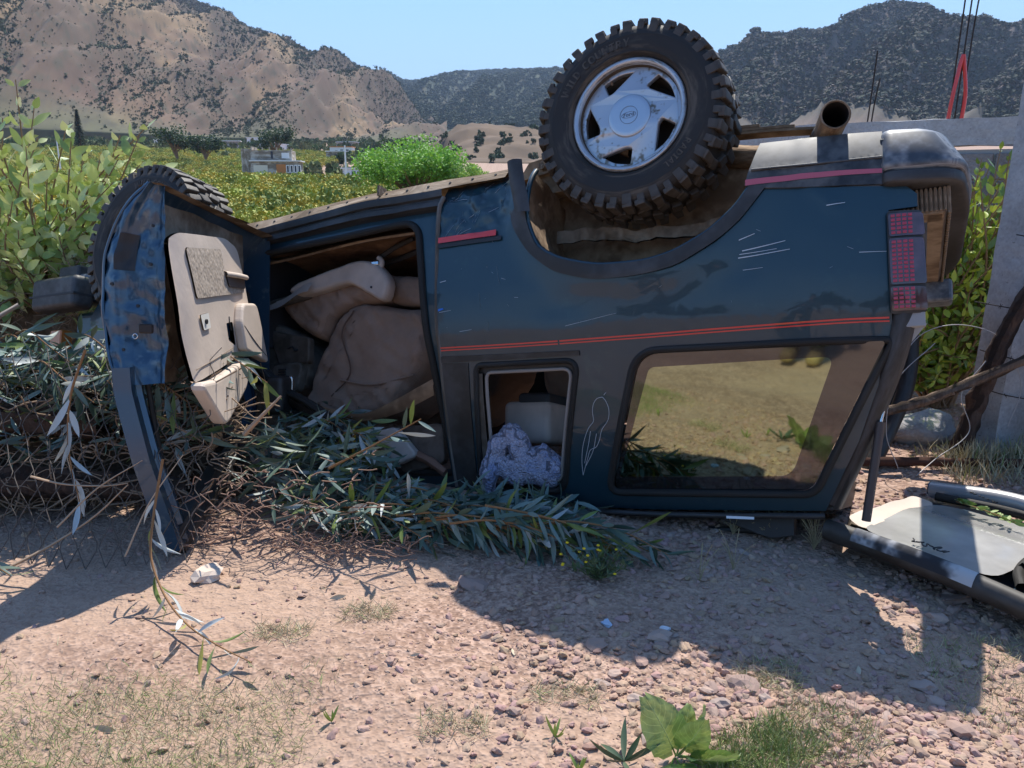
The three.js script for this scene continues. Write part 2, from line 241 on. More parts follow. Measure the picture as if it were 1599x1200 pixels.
const RM = [[-16, 8.0], [-13.64, 8.28], [-11.59, 7.96], [-9.71, 7.69], [-9.08, 7.43], [-7.6, 7.05], [-6.74, 6.95], [-4.34, 7.38], [-1.72, 7.72], [2.64, 7.79], [8.69, 7.63], [14.52, 7.87], [20, 7.6]];
const RR = [[4.5, 2.2], [8.82, 4.38], [12.11, 6.76], [14.5, 8.25], [16.44, 9.24], [18.76, 9.49], [20.65, 9.64], [23.16, 10.36], [25.27, 10.47], [27.79, 9.36], [29.85, 8.61], [31.12, 8.33], [35.57, 8.56], [60, 11]];
const soilN = (p, s) => fbm(p.x * .006, p.y * .02, s + p.z * .006, 4);
const HL = mountain('mountain', 'brown eroded mountain slope with scrubby ridges', -62, -4.5, RL, a => 470 + 3 * (a + 31), a => 1250 + 9 * (a + 20), a => 30, 62, (a, t, p) => {
  const n = soilN(p, 3), f = fbm(p.x * .03, p.y * .05, p.z * .03, 3); const k = ns(a * .35 - t * 1.5, t * 2.2, 17);
  let c = mixc([.115, .076, .05], [.25, .165, .09], sstep(-.05, .28, k + .5 * n)); c = mixc(c, [.125, .075, .052], sstep(.02, .25, n) * .7); c = mixc(c, [.10, .085, .058], sstep(.55, .95, t + .25 * n) * .8); c = mixc(c, [.11, .105, .055], sstep(.10, .0, t)); c = mixc(c, [.075, .068, .045], sstep(.02, .30, fbm(p.x * .09, p.y * .12, p.z * .09, 3)) * .75); return c.map(v => v * (1 + .5 * f)); }, 620, 200, 3, 1.12);
const HM = mountain('mountain', 'distant forested blue-green mountain ridge', -16, 20, RM, a => 1000, a => 2500, a => 60, 52, (a, t, p) => { const n = soilN(p, 5); return mixc([.045, .062, .035], [.10, .09, .055], sstep(0, .3, n)); }, 240, 90, 11, 1.0);
const HR = mountain('mountain', 'conical wooded mountain beyond the block wall', 4.5, 60, RR, a => 620, a => 1500, a => 36, 70, (a, t, p) => { const n = soilN(p, 7), f = fbm(p.x * .03, p.y * .05, p.z * .03, 3); return mixc([.095, .08, .06], [.16, .115, .09], sstep(-.1, .3, n)).map(v => v * (1 + .3 * f)); }, 300, 110, 23, 1.05);
const RB = [[-6.2, 2.0], [-4.9, 2.5], [-4.42, 3.2], [-3.6, 3.75], [-3.08, 3.98], [-1.6, 4.1], [-.42, 4.02], [1.0, 3.9], [1.8, 3.8], [4, 2.9], [7, 1.8]];
const HB = mountain('hill', 'low bare tan hill behind the bright green tree', -6.2, 7, RB, a => 260, a => 420, a => 9, 9, (a, t, p) => { const n = fbm(p.x * .04, p.y * .1, p.z * .04, 4); return mixc([.11, .075, .048], [.17, .115, .072], sstep(-.2, .3, n)); }, 120, 50, 31, .8);
// foliage cluster used for far trees and bushes: small leaf faces spread through a lumpy volume
function tuftGeo(n, leaf, s, flat = 1) {
  const pos = [], sd = seed; seed = s;
  const lobes = Array.from({ length: 6 }, () => [rr(-.5, .5), rr(.25, .8) * flat, rr(-.5, .5), rr(.3, .5)]);
  for (let i = 0; i < n; i++) { const L = lobes[i % 6]; let v; do v = V(rr(-1, 1), rr(-1, 1), rr(-1, 1)); while (v.length() > 1 || v.length() < .45); const c = V(L[0] + v.x * L[3], L[1] + v.y * L[3] * flat, L[2] + v.z * L[3]); const a = V(rr(-1, 1), rr(-1, 1), rr(-1, 1)).normalize(), b = V(rr(-1, 1), rr(-1, 1), rr(-1, 1)).cross(a).normalize(); const k = leaf * rr(.7, 1.3); a.multiplyScalar(k); b.multiplyScalar(k * .55);
    const A = c.clone().sub(a), B = c.clone().add(b), D = c.clone().add(a), E = c.clone().sub(b); for (const p of [A, B, D, A, D, E]) pos.push(p.x, p.y, p.z); }
  seed = sd; const g = new THREE.BufferGeometry(); g.setAttribute('position', new THREE.Float32BufferAttribute(pos, 3)); g.computeVertexNormals(); return g;
}
function inst(name, label, cat, geo, list, rough = .9) { // list: [pos, scale, color, sy]
  const im = new THREE.InstancedMesh(geo, mat({ color: C(1, 1, 1), roughness: rough }), list.length), o = new THREE.Object3D();
  list.forEach(([p, s, c, sy], i) => { o.position.copy(p); o.scale.set(s, s * (sy || 1), s); o.rotation.set(0, rr(0, 6.28), 0); o.updateMatrix(); im.setMatrixAt(i, o.matrix); im.setColorAt(i, c); });
  im.castShadow = im.receiveShadow = true; im.name = numbered(name); scene.add(im); stuff(im); tag(im, label, cat); return im;
}
{
  const list = [[], [], []]; const tint = (r, g, b) => { const k = rr(.7, 1.25); return C(r * k, g * k * rr(.92, 1.08), b * k); };
  for (let i = 0; i < 400000 && list[0].length < 110000; i++) { const a = rr(-38, -5), t = rnd() ** .8, p = HL(a, t); const k = fbm(a * .35 - t * 1.9, t * 2.6, 41, 4) + .25 * ns(a * 1.6 - t * 5, t * 5, 43); const up = sstep(.38, .8, t + .012 * (a + 20)); if (rnd() > .03 + 1.1 * sstep(.0, .22, k) * (.35 + .65 * up) + .65 * up) continue; const dry = sstep(.5, .9, t) * rnd(); list[0].push([p, (rnd() < .10 ? rr(1.6, 3.2) : rr(.4, 1.3)) * lerp(.8, 1.15, t), dry > .25 ? tint(.17, .135, .095) : tint(.10, .11, .058), rr(.7, 1.2)]); }
  for (let i = 0; i < 34000; i++) { const a = rr(-15, 17), t = .05 + .95 * rnd(), p = HM(a, t); list[1].push([p, rr(3.5, 7.5), tint(.052, .070, .036), rr(.7, 1.1)]); }
  for (let i = 0; i < 48000; i++) { const a = rr(9, 36), t = .08 + .92 * rnd() ** .8, p = HR(a, t); if (rnd() < .45 * sstep(.0, .3, ns(a * .5, t * 4, 51))) continue; list[2].push([p, rr(2.6, 6), rnd() < .35 ? tint(.12, .095, .075) : tint(.066, .074, .046), rr(.7, 1.1)]); }
  inst('mountain_scrub', 'dry scrub and trees covering the brown mountain slope', 'scrub', tuftGeo(30, .30, 11), list[0]);
  inst('forest', 'dense forest on the distant blue mountain ridge', 'forest', tuftGeo(24, .34, 12), list[1]);
  inst('forest', 'grey green woodland on the conical mountain', 'forest', tuftGeo(24, .34, 13), list[2]);
  const hb = []; for (let i = 0; i < 400; i++) { const a = rr(-5, 3), t = rnd(), p = HB(a, t); if (ns(a * 1.3, t * 3, 61) < .22) continue; hb.push([p, rr(1, 2.6), tint(.055, .075, .035), rr(.8, 1.5)]); } inst('hill_scrub', 'dark bushes dotted over the low tan hill', 'scrub', tuftGeo(30, .34, 14), hb);
  // valley floor: belts of bushes and trees between the field and the mountain
  const vb = []; for (let i = 0; i < 2600; i++) { const d = 165 + 380 * rnd(), a = rr(-34, -4.5), x = Math.sin(a * rad) * d, z = -Math.cos(a * rad) * d; const k = ns(x * .012, z * .02, 71); if (k < -.05 && d < 330) continue; if (d < 305 && x < -48 && rnd() < .97) continue; const y = gH(x, z); vb.push([V(x, y - .2, z), rr(.9, 2.7), rnd() < .4 ? tint(.065, .10, .035) : tint(.15, .165, .065), rr(.8, 1.4)]); }
  inst('valley_trees', 'mixed trees and bushes across the valley floor', 'trees', tuftGeo(42, .32, 15), vb);
  // the crop field: rows of yellow-green bushes
  const fb = []; const base = (x, z) => gH(x, z);
  for (let d = 8.5; d < 300; d += d < 30 ? .95 : d < 70 ? 1.5 : 2.4) { const half = Math.tan(34 * rad) * d; for (let x = -half; x < Math.min(half * .16, 9) + 1.5; x += d < 30 ? .85 : d < 70 ? 1.3 : 2.1) { const px = x + rr(-.3, .3), pz = -d + rr(-.35, .35); if (d < 12 && px > -.5) continue; if (d > 165 && px > -48) continue; if (px < -3.1 && d < 9.5) continue; const s = (d < 30 ? .62 : d < 70 ? .85 : 1.35) * rr(.8, 1.2); const k = rnd(); fb.push([V(px, base(px, pz) + .1, pz), s, k < .22 ? C(.46, .38, .05) : k < .8 ? C(rr(.28, .37), rr(.31, .37), rr(.035, .06)) : C(.17, .22, .04), rr(.95, 1.25)]); } }
  inst('crop_field', 'field of yellow green crop bushes behind the car', 'crops', tuftGeo(170, .115, 16), fb, .75);
}
// ---------------------------------------------------------------- valley buildings, trees, pole
{
  const M_wall = mat({ color: C(.62, .62, .61), map: T_dirt, roughness: .95 }), M_cream = mat({ color: C(.72, .66, .53), roughness: .9 }), M_orange = mat({ color: C(.52, .20, .06), roughness: .8 }), M_white = mat({ color: C(.8, .8, .8), roughness: .7 }), M_dark = mat({ color: C(.03, .035, .05), roughness: .2 });
  const x = -41, z = -140, y = gH(x, z) + 1.1; const h = thing('farm_house', 'two-storey grey block house with an orange door standing in the field', 'house', [x, y, z]); h.rotation.y = .12; h.scale.setScalar(.74); h.position.y += .3; h.position.x = -40.2;
  mesh('wall', box(10.6, 4.6, 7, 0, 1.0, 0), M_wall, h); mesh('upper_wall', box(9, 2.3, 6.4, -.7, 4.47, -.2), M_wall, h); mesh('parapet', box(.35, .9, 6.6, -5.1, 6.0, -.2), M_wall, h);
  mesh('floor_slab', box(11.4, .22, 7.8, .1, 3.3, 0), M_white, h); mesh('side_tower', box(2.2, 6.0, 6, -6.45, 3.0, -.8), M_wall, h);
  mesh('garage_door', box(3.1, 2.0, .12, -3.2, 1.35, 3.54), M_cream, h); mesh('front_door', box(2.1, 2.2, .12, 1.35, 1.45, 3.54), M_orange, h);
  for (let i = 0; i < 4; i++) { const w = mesh('window', box(.72, 1.7, .14, 2.85 + i * .85 - (i > 1 ? 0 : .02), 1.55, 3.54), M_white, h); mesh('pane', box(.36, 1.35, .05, 2.85 + i * .85, 1.55, 3.63), M_dark, w); }
  mesh('upper_window', box(.5, 1.6, .1, -.6, 4.6, 3.04), M_dark, h); mesh('upper_opening', box(1.7, 1.2, .1, 2.4, 4.5, 3.04), M_white, h);
  for (let i = 0; i < 6; i++) mesh('column_stub', box(.22, rr(.6, 1.3), .22, -4.4 + i * 1.6, 5.9, 2.2), M_wall, h);
  const far = [[-31, -175, 9, 2.4, 'low white farm shed right of the grey block house'], [-52, -245, 6, 3, 'small cream house with pale roof among the valley trees'], [-96, -330, 10, 3, 'long white house under the brown slope'], [-118, -345, 8, 3.2, 'white flat-roofed house among trees at the mountain foot'], [-140, -360, 9, 3.2, 'grey-white house with a low roof at the mountain foot'], [-62, -300, 8, 3, 'white building half hidden by valley bushes'], [-78, -390, 9, 3, 'pale house high on the valley side'], [-128, -420, 12, 4, 'wide pale building on the lower mountain slope'], [-160, -380, 9, 3, 'small white house beside the dark conifer']];
  for (const [X, Z, w, hh, l] of far) { const q = thing('valley_house', l, 'house', [X, gH(X, Z) - .3, Z], 'houses scattered across the valley'); q.rotation.y = rr(-.4, .4); mesh('wall', box(w, hh, w * .6, 0, hh / 2, 0), rnd() < .5 ? M_white : M_wall, q); mesh('roof', box(w * 1.06, .25, w * .68, 0, hh + .12, 0), rnd() < .3 ? M_orange : M_white, q); mesh('door', box(.9, 1.9, .1, -w * .2, .95, w * .3 + .04), M_dark, q); for (const k of [.05, .3]) mesh('window', box(1, 1, .1, w * k, hh * .55, w * .3 + .04), M_dark, q); }
  for (const [X, Z, H, l] of [[-22.4, -110, 5.6, 'thin pale utility pole in the field behind the car'], [-30, -170, 6, 'slender pole beside the far farm shed'], [-83, -150, 7, 'utility pole near the green shrub']]) { const q = thing('utility_pole', l, 'pole', [X, gH(X, Z), Z]); mesh('post', new THREE.CylinderGeometry(.10, .15, H, 8).translate(0, H / 2, 0), M_white, q); mesh('crossarm', box(.35, .07, .07, 0, H - .3, 0), M_wall, q); }
}
// broadleaf tree: trunk, limbs and a crown of leaf faces in uneven clumps
function tree(name, label, pos, H, R, col, n, leaf, sd, group) {
  const sv = seed; seed = sd; const g = thing(name, label, 'tree', pos, group); const limbs = [taper([[0, 0, 0], [R * .04, H * .25, 0], [0, H * .55, 0]], R * .09, R * .045, 10, 7, .3)]; const cl = [];
  for (let i = 0; i < 14; i++) { const a = i * 2.4, e = rr(.45, .98), q = V(Math.cos(a) * R * rr(.3, .85), H * (.35 + .6 * e), Math.sin(a) * R * rr(.3, .85)); limbs.push(taper([[0, H * rr(.2, .5), 0], [q.x * .5, q.y * .75, q.z * .5], q], R * .04, R * .01, 6, 5)); for (let k = 0; k < 3; k++) cl.push([q.clone().add(V(rr(-1, 1), rr(-.5, .6), rr(-1, 1)).multiplyScalar(R * .22)), R * rr(.18, .36)]); }
  const pos2 = [], colr = []; for (let i = 0; i < n; i++) { const [c, r] = cl[(rnd() * cl.length) | 0]; let v; do v = V(rr(-1, 1), rr(-1, 1), rr(-1, 1)); while (v.length() > 1); const p = v.multiplyScalar(r).add(c); const a = V(rr(-1, 1), rr(-1, .4), rr(-1, 1)).normalize(), b = V(rr(-1, 1), rr(-1, 1), rr(-1, 1)).cross(a).normalize().multiplyScalar(leaf * .42), k = rr(.65, 1.3); a.multiplyScalar(leaf); for (const q of [p, p.clone().addScaledVector(a, .5).add(b), p.clone().add(a), p, p.clone().add(a), p.clone().addScaledVector(a, .5).sub(b)]) { pos2.push(q.x, q.y, q.z); colr.push(col[0] * k, col[1] * k, col[2] * k); } }
  seed = sv; mesh('trunk', merge(limbs), M.twig, g); const cg = new THREE.BufferGeometry(); cg.setAttribute('position', new THREE.Float32BufferAttribute(pos2, 3)); cg.setAttribute('color', new THREE.Float32BufferAttribute(colr, 3)); cg.computeVertexNormals();
  mesh('crown', cg, mat({ color: C(1, 1, 1), vertexColors: true, roughness: .8, transmission: .4, thickness: 0 }), g); return g;
}
tree('bright_tree', 'bright green leafy tree standing between crop field and tan hill', [-4.6, gH(-4.6, -38) - .5, -38], 3.3, 2.5, [.24, .46, .06], 15000, .13, 501);
tree('bright_tree', 'small pale green sapling next to the bright green tree', [-2.0, gH(-2, -37) - .4, -37], 2.6, .9, [.32, .48, .10], 2600, .11, 502);
for (const [x, z, H, l] of [[-62, -215, 9, 'dark rounded tree behind the grey house'], [-84, -205, 9, 'tall dark bush row beyond the crop field'], [-76, -203, 7, 'round dark green tree beside the field edge'], [-26, -190, 8, 'dark tree beside the white farm shed'], [-20, -165, 5, 'small dark rounded tree right of the utility pole']]) tree('valley_tree', l, [x, gH(x, z) - .3, z], H, H * .55, [.045, .085, .025], 2200, .55, 510 + H * 10 + (x | 0), 'dark trees in the valley');
{ const g = thing('conifer', 'narrow dark conifer standing at the foot of the brown slope', 'tree', [-105, gH(-105, -200), -200]); mesh('trunk', new THREE.CylinderGeometry(.1, .3, 12, 6).translate(0, 6, 0), M.twig, g); const P = []; for (let i = 0; i < 2600; i++) { const t = rnd(), r = (1 - t) * 2.4 * Math.sqrt(rnd()), a = rr(0, 6.28), c = V(Math.cos(a) * r, 1 + t * 12, Math.sin(a) * r), d = V(Math.cos(a), -.4, Math.sin(a)).multiplyScalar(.5), s = V(-Math.sin(a), 0, Math.cos(a)).multiplyScalar(.13); for (const q of [c.clone().sub(s), c.clone().add(s), c.clone().add(d)]) P.push(q.x, q.y, q.z); } const cg = new THREE.BufferGeometry(); cg.setAttribute('position', new THREE.Float32BufferAttribute(P, 3)); cg.computeVertexNormals(); mesh('crown', cg, mat({ color: C(.03, .045, .02), roughness: .9 }), g); }
// the row of trees behind the photographer, which the dark paint and glass mirror
for (let i = 0; i < 7; i++) tree('roadside_tree', 'dark leafy roadside tree in a row across the lane', [-13 + i * 4.4 + rr(-1, 1), -.1, 14 + rr(-1.5, 3)], rr(4.2, 6), rr(2.2, 2.9), [.055, .085, .028], 2200, .32, 600 + i, 'roadside trees across the lane');

// ---------------------------------------------------------------- block wall, rebar, concrete posts on the right
{
  const w = thing('block_wall', 'grey concrete block wall with a cast top beam behind the shrub', 'wall', [1.7, .2, -7.2]); const dir = V(.83, 0, .56).normalize(); w.rotation.y = -Math.atan2(dir.z, dir.x); const L = 7.6;
  mesh('mortar_core', box(L, 1.8, .11, L / 2, .52, 0), mat({ color: C(.36, .35, .34), roughness: 1, bumpMap: T_fine, bumpScale: .01 }), w);
  const bg = boxUV(box(.385, .185, .15, 0, 0, 0, .008, 1));
  for (let r = -1; r < 8; r++) for (let i = 0; i < 19; i++) { const x = (i + (Math.abs(r) % 2 ? .5 : 0)) * .4 + .2; if (x > L - .1) continue; const b = mesh('block', bg, M.block[(rnd() * 3) | 0], w); b.position.set(x, -.1 + r * .2, rr(-.004, .006)); b.rotation.set(rr(-.006, .006), rr(-.006, .006), rr(-.006, .006)); }
  mesh('top_beam', displace(boxUV(new THREE.BoxGeometry(L, .19, .18, 90, 3, 3).translate(L / 2, 1.545, 0)), (x, y, z) => [x, y + .010 * ns(x * 5, z * 9, 3), z + .008 * ns(x * 7, y * 9, 4)]), M.concrete, w);
  for (const [x, rods, l] of [[1.86, [[0, 1.5], [.05, 1.7], [.09, 1.35]], 'bundle of rebar rods with red tubing sticking out of wall'], [2.62, [[0, .72], [.05, .8], [.10, .7], [.15, .75]], 'thin rebar bundle at the near end of the wall'], [1.30, [[0, .55], [.03, .35]], 'short rusty rebar stubs on the far end of wall']]) {
    w.updateMatrixWorld(); const q = V(x, 1.62, 0).applyMatrix4(w.matrixWorld);
    const g = thing('rebar_bundle', l, 'rebar', [q.x, q.y, q.z]); for (const [o, H] of rods) mesh('rod', tube([[o, -.05, 0], [o + .01, H * .5, .01], [o + (x > 2.5 ? .06 : .025) + o * .4, H, 0]], .0062, 10, 6), M.iron, g);
    if (x === 1.86) for (const s of [-1, 1]) mesh('red_tube', tube([[.04 + s * .05, 0, .02], [.045 + s * .045, .2, .03], [.045 + s * .012, .42, .02], [.045, .47, .02]], .014, 20, 8), M.red, g);
  }
  // leaning concrete fence posts
  const post = (name, label, x, z, wd, H, lean, ry, col) => { const g = thing(name, label, 'post', [x, -.05, z]); const b = new THREE.BoxGeometry(wd, H, wd * .9, 8, 24, 6).translate(0, H / 2, 0); displace(boxUV(b), (a, y, c) => [a + .006 * ns(a * 7, y * 5, c * 7) + lean * y, y, c + .006 * ns(a * 7 + 4, y * 5, c * 7)]); b.computeVertexNormals(); const m = mesh('shaft', b, col, g); g.rotation.y = ry; return g; };
  post('concrete_post', 'grey concrete fence post strung with barbed wire', 2.56, -3.98, .22, 2.0, .03, .25, M.concrete);
  post('concrete_post', 'pale rough concrete post at the edge of the fence line', 2.86, -3.78, .25, 1.9, .02, -.15, mat({ map: M.concrete.map, color: C(1.0, .98, .95), roughness: 1, bumpMap: T_bump, bumpScale: .02 }));
  // barbed wire strands
  const barb = (pts, l) => { const g = thing('barbed_wire', l, 'wire'); const c = new THREE.CatmullRomCurve3(pts.map(p => V(...p))); mesh('strand', new THREE.TubeGeometry(c, 60, .0028, 5), M.iron, g); const B = []; for (let i = 1; i < 9; i++) { const p = c.getPoint(i / 9); for (let k = 0; k < 2; k++) { const d = V(rr(-1, 1), rr(-1, 1), rr(-1, 1)).normalize().multiplyScalar(.014); B.push(tube([p.clone().sub(d), p.clone().addScaledVector(d, .1), p.clone().add(d)], .0016, 2, 4)); } } mesh('barb', merge(B), M.iron, g); };
  barb([[2.44, 1.13, -3.87], [2.62, 1.10, -3.84], [3.1, 1.14, -3.6]], 'top strand of barbed wire across the concrete post');
  barb([[2.30, .80, -3.90], [2.48, .77, -3.86], [2.75, .73, -3.8], [3.1, .78, -3.6]], 'barbed wire strand halfway up the concrete post');
  barb([[2.35, .56, -3.88], [2.5, .52, -3.86], [2.7, .47, -3.8], [3.1, .5, -3.6]], 'barbed wire strand below the middle of the post');
  barb([[2.28, .40, -3.9], [2.5, .33, -3.86], [2.7, .31, -3.8], [3.0, .33, -3.6]], 'lowest barbed wire strand near the foot of the post');
  const loose = (pts, l, r = .0022) => tag(mesh('loose_wire', tube(pts, r, 60, 5), mat({ color: C(.45, .42, .40), roughness: .6, metalness: .5 })), l, 'wire');
  loose([[2.05, .62, -3.75], [1.86, .44, -3.7], [1.82, .2, -3.66], [1.87, .03, -3.6]], 'thin pale wire hanging in front of the glossy shrub');
  loose([[2.34, .52, -3.8], [2.22, .36, -3.76], [2.26, .18, -3.72], [2.08, .06, -3.66], [1.95, .0, -3.58]], 'curly pale wire looping beside the leaning log');
  loose([[1.86, .50, -3.74], [2.0, .66, -3.78], [2.2, .7, -3.8], [2.42, .62, -3.82], [2.52, .40, -3.78], [2.46, .2, -3.74]], 'long springy wire arching between shrub and post');
  tag(mesh('log', boxUV(taper([[2.30, -.03, -3.86], [2.36, .35, -3.84], [2.45, .75, -3.80], [2.58, 1.05, -3.75], [2.66, 1.3, -3.72]], .048, .034, 40, 10, .5), 2), M.darkWood), 'dark gnarled log leaning upright against the concrete post', 'log');
  tag(mesh('branch_rail', boxUV(taper([[1.84, .25, -3.80], [2.05, .33, -3.76], [2.3, .46, -3.72], [2.6, .62, -3.66], [2.9, .70, -3.58]], .026, .024, 40, 9, .45), 2), M.wood), 'bare grey branch used as a fence rail, sloping up to the post', 'branch');
  tag(mesh('fallen_pole', boxUV(taper([[1.55, .02, -3.72], [2.0, .03, -3.70], [2.5, .035, -3.66], [3.1, .04, -3.6]], .022, .026, 40, 9, .3), 2), mat({ map: M.darkWood.map, color: C(1.1, .75, .6), roughness: .95 })), 'thin reddish brown pole lying on dirt behind the tailgate', 'pole');
  for (const [x, z, s, l] of [[2.26, -4.12, .13, 'large pale grey boulder at the foot of the shrub'], [2.03, -4.16, .075, 'rounded tan rock next to the large grey boulder'], [2.44, -4.02, .07, 'small grey rock behind the leaning log'], [1.92, -4.3, .05, 'brown rock in the shade under the shrub'], [-2.2, -5.3, .38, 'pale broken concrete lump behind the left shrub']]) { let g = mergeVertices((() => { const q = new THREE.IcosahedronGeometry(1, 3); q.deleteAttribute('normal'); q.deleteAttribute('uv'); return q; })()); displace2(g, (a, b, c) => { const k = 1 + .5 * ns(a * .9 + x, b * .9, c * .9) + .16 * ns(a * 2.7, b * 2.7 + x, c * 2.7) + .05 * ns(a * 8, b * 8, c * 8); return [a * k * s * 1.35, b * k * s * .8, c * k * s]; }); g.computeVertexNormals(); const m = mesh('rock', boxUV(g), mat({ map: M.concrete.map, color: s > .1 ? C(.9, .86, .84) : C(.8, .66, .56), roughness: 1, bumpMap: T_bump, bumpScale: .02 })); m.position.set(x, gH(x, z) + s * .45, z); if (s > .3) m.position.y = .75; tag(m, l, 'rock'); }
}
// ---------------------------------------------------------------- the overturned car. Car frame: x forward, y up when upright, z to its right side (the side we see)
const car = thing('overturned_car', 'dark teal two-door off-road car lying on its roof with red pinstripes', 'car');
{ const m = new THREE.Matrix4().set(-.88934, -.01982, -.45682, .9012, -.14467, -.93553, .32225, 1.5031, -.43376, .35268, .82914, -4.1054, 0, 0, 0, 1); m.decompose(car.position, car.quaternion, car.scale); car.scale.set(1, 1, 1); car.updateMatrixWorld(); }
const PROF = [[.22, .70], [.28, .775], [.34, .828], [.42, .858], [.55, .873], [.70, .881], [.82, .884], [.92, .880], [1.0, .868], [1.06, .848], [1.10, .836], [1.3, .775], [1.5, .706], [1.66, .640], [1.72, .606], [1.78, .55]];
function prof(Y) { // monotone-ish cubic through the table
  const P = PROF; if (Y <= P[0][0]) return P[0][1]; let i = 0; while (i < P.length - 2 && Y > P[i + 1][0]) i++; const sl = k => { const a = P[Math.max(0, k - 1)], b = P[Math.min(P.length - 1, k + 1)]; return (b[1] - a[1]) / (b[0] - a[0]); };
  const h = P[i + 1][0] - P[i][0], t = Math.min(1, (Y - P[i][0]) / h), t2 = t * t, t3 = t2 * t; return (2 * t3 - 3 * t2 + 1) * P[i][1] + (t3 - 2 * t2 + t) * h * sl(i) + (-2 * t3 + 3 * t2) * P[i + 1][1] + (t3 - t2) * h * sl(i + 1);
}
const AX = .0, AY = .345;                                  // wheel arch centre
function zB(X, Y) {
  let z = prof(Y); const d = Math.hypot(X - AX, Y - AY);
  z += .030 * sstep(.66, .46, d) * sstep(1.0, .8, Y);
  if (X < -.62) z -= .55 * (X + .62) ** 2; if (X > 2.3) z -= .06 * (X - 2.3) ** 2;
  z += .0050 * ns(X * 3.1, Y * 3.3, 2) + .0016 * ns(X * 9, Y * 9, 3) - .005 * Math.exp(-(((X - .36) / .14) ** 2) - ((Y - .92) / .05) ** 2) + .004 * Math.exp(-(((X + .7 + (Y - .62) * .8) / .03) ** 2)) * sstep(.72, .6, Y);
  const dent = sstep(.54, .62, X) * sstep(1.0, .9, X) * sstep(.60, .5, Y); z += dent * (.020 * ns(X * 14, Y * 12, 7) + .012 * ns(X * 30, Y * 24, 8) - .006);
  z -= .012 * Math.exp(-(((X - .62) / .05) ** 2) - ((Y - .48) / .10) ** 2);
  return z;
}
const lift = (f, o) => (x, y) => f(x, y) + o;
const archIn = [[.465, .30], [.472, .40], [.470, .535], [.415, .662], [.312, .728], [.144, .773], [-.042, .777], [-.168, .750], [-.291, .690], [-.386, .612], [-.450, .526]];
const swOut = roundPoly([[.74, 1.135], [.262, 1.135], [.395, 1.672], [.80, 1.676]], [.03, .06, .06, .03], 6);
const rwOut = roundPoly([[.015, 1.112], [-.892, 1.118], [-.615, 1.655], [.195, 1.668]], [.09, .02, .05, .06], 6);
{ // painted side: quarter panel, pillars, roof rail
  const o = [[.925, .30], [.60, .292], [.56, .29], [.545, .34], [.535, .48], ...smoothPoly(archIn.slice(2), 26, false).map(p => [p[0] + .0, p[1]]), [-.47, .50], [-.50, .545], [-.72, .572], [-.955, .588], [-.985, .615], [-.985, .66], [-.895, .672], [-.893, 1.045], [-.905, 1.10], [-.77, 1.465], [-.645, 1.715], [.05, 1.735], [.945, 1.725], [.935, 1.32], [.925, 1.10], [.925, 1.058], [.94, .458]];
  mesh('quarter_panel', sheet(o, [swOut, rwOut], zB, .012, .045), M.paint, car);
}
{ // black sash in front of the side window
  mesh('window_pillar', sheet([[.912, 1.12], [.775, 1.125], [.815, 1.66], [.922, 1.66]], [], lift(zB, .004), .006), M.trim, car);
  mesh('belt_moulding', sheet([[.915, 1.092], [.915, 1.118], [.25, 1.118], [.25, 1.100]], [], lift(zB, .006), .008), M.trim, car);
}
// wheel-arch flare (dark trim, torn at its front end)
{
  const a = smoothPoly(archIn, 50, false), out = smoothPoly([[.585, .33], [.560, .44], [.540, .555], [.459, .680], [.340, .775], [.171, .828], [-.016, .832], [-.168, .808], [-.314, .735], [-.409, .660], [-.500, .545]], 50, false);
  const o = [...a.slice(4), ...out.slice(6).reverse()]; mesh('wheel_arch_trim', sheet(o, [], lift(zB, .012), .022, .04), M.trim, car);
  mesh('torn_trim', (() => { const g = new THREE.PlaneGeometry(.07, .24, 4, 10); displace(g, (x, y) => [x + .49 + .03 * (y + .12) * 2 + .02 * Math.sin(y * 9), .40 - y, .90 + .05 * Math.cos(x * 24) - .10 * (y) * (y > 0 ? 1 : .2)]); return smooth(ni(g)); })(), M.trim, car);
  // inner lip and inner wheel well
  const lip = []; for (let i = 0; i < a.length; i++) lip.push(V(a[i][0], a[i][1], zB(...a[i]) - .004)); mesh('arch_lip', new THREE.TubeGeometry(new THREE.CatmullRomCurve3(lip), 60, .012, 6), M.paint, car);
  const P = [], I = []; const n = a.length; for (let i = 0; i < n; i++) for (let k = 0; k <= 6; k++) { const t = k / 6, b = .012 * ns(i * .4, k * .8, 3), z0 = zB(...a[i]) - .01; P.push(a[i][0] * (1 + .06 * t) + b, a[i][1] + .045 * t + b, lerp(z0, .42, t)); }
  for (let i = 0; i < n - 1; i++) for (let k = 0; k < 6; k++) { const q = i * 7 + k; I.push(q, q + 1, q + 8, q, q + 8, q + 7); }
  const g = new THREE.BufferGeometry(); g.setAttribute('position', new THREE.Float32BufferAttribute(P, 3)); g.setIndex(I); g.computeVertexNormals(); mesh('wheel_well', boxUV(g), M.tan, car);
  mesh('inner_wheel_wall', sheet(dens([[.62, .22], [.62, .86], [-.62, .86], [-.62, .22]], .1), [], (x, y) => .44 + .012 * ns(x * 7, y * 7, 5) - .03 * sstep(.5, .8, y), .02, .08), M.tan, car);
  mesh('well_flange', sheet([[.47, .56], [.47, .50], [.2, .52], [.1, .545], [-.2, .55], [-.45, .52], [-.45, .58], [-.15, .60], [.1, .595], [.25, .57]], [], (x, y) => .60 + .02 * ns(x * 6, y * 6, 9) + .04 * ns(x * 20, 1, 3), .015, .05), M.dust, car);
}
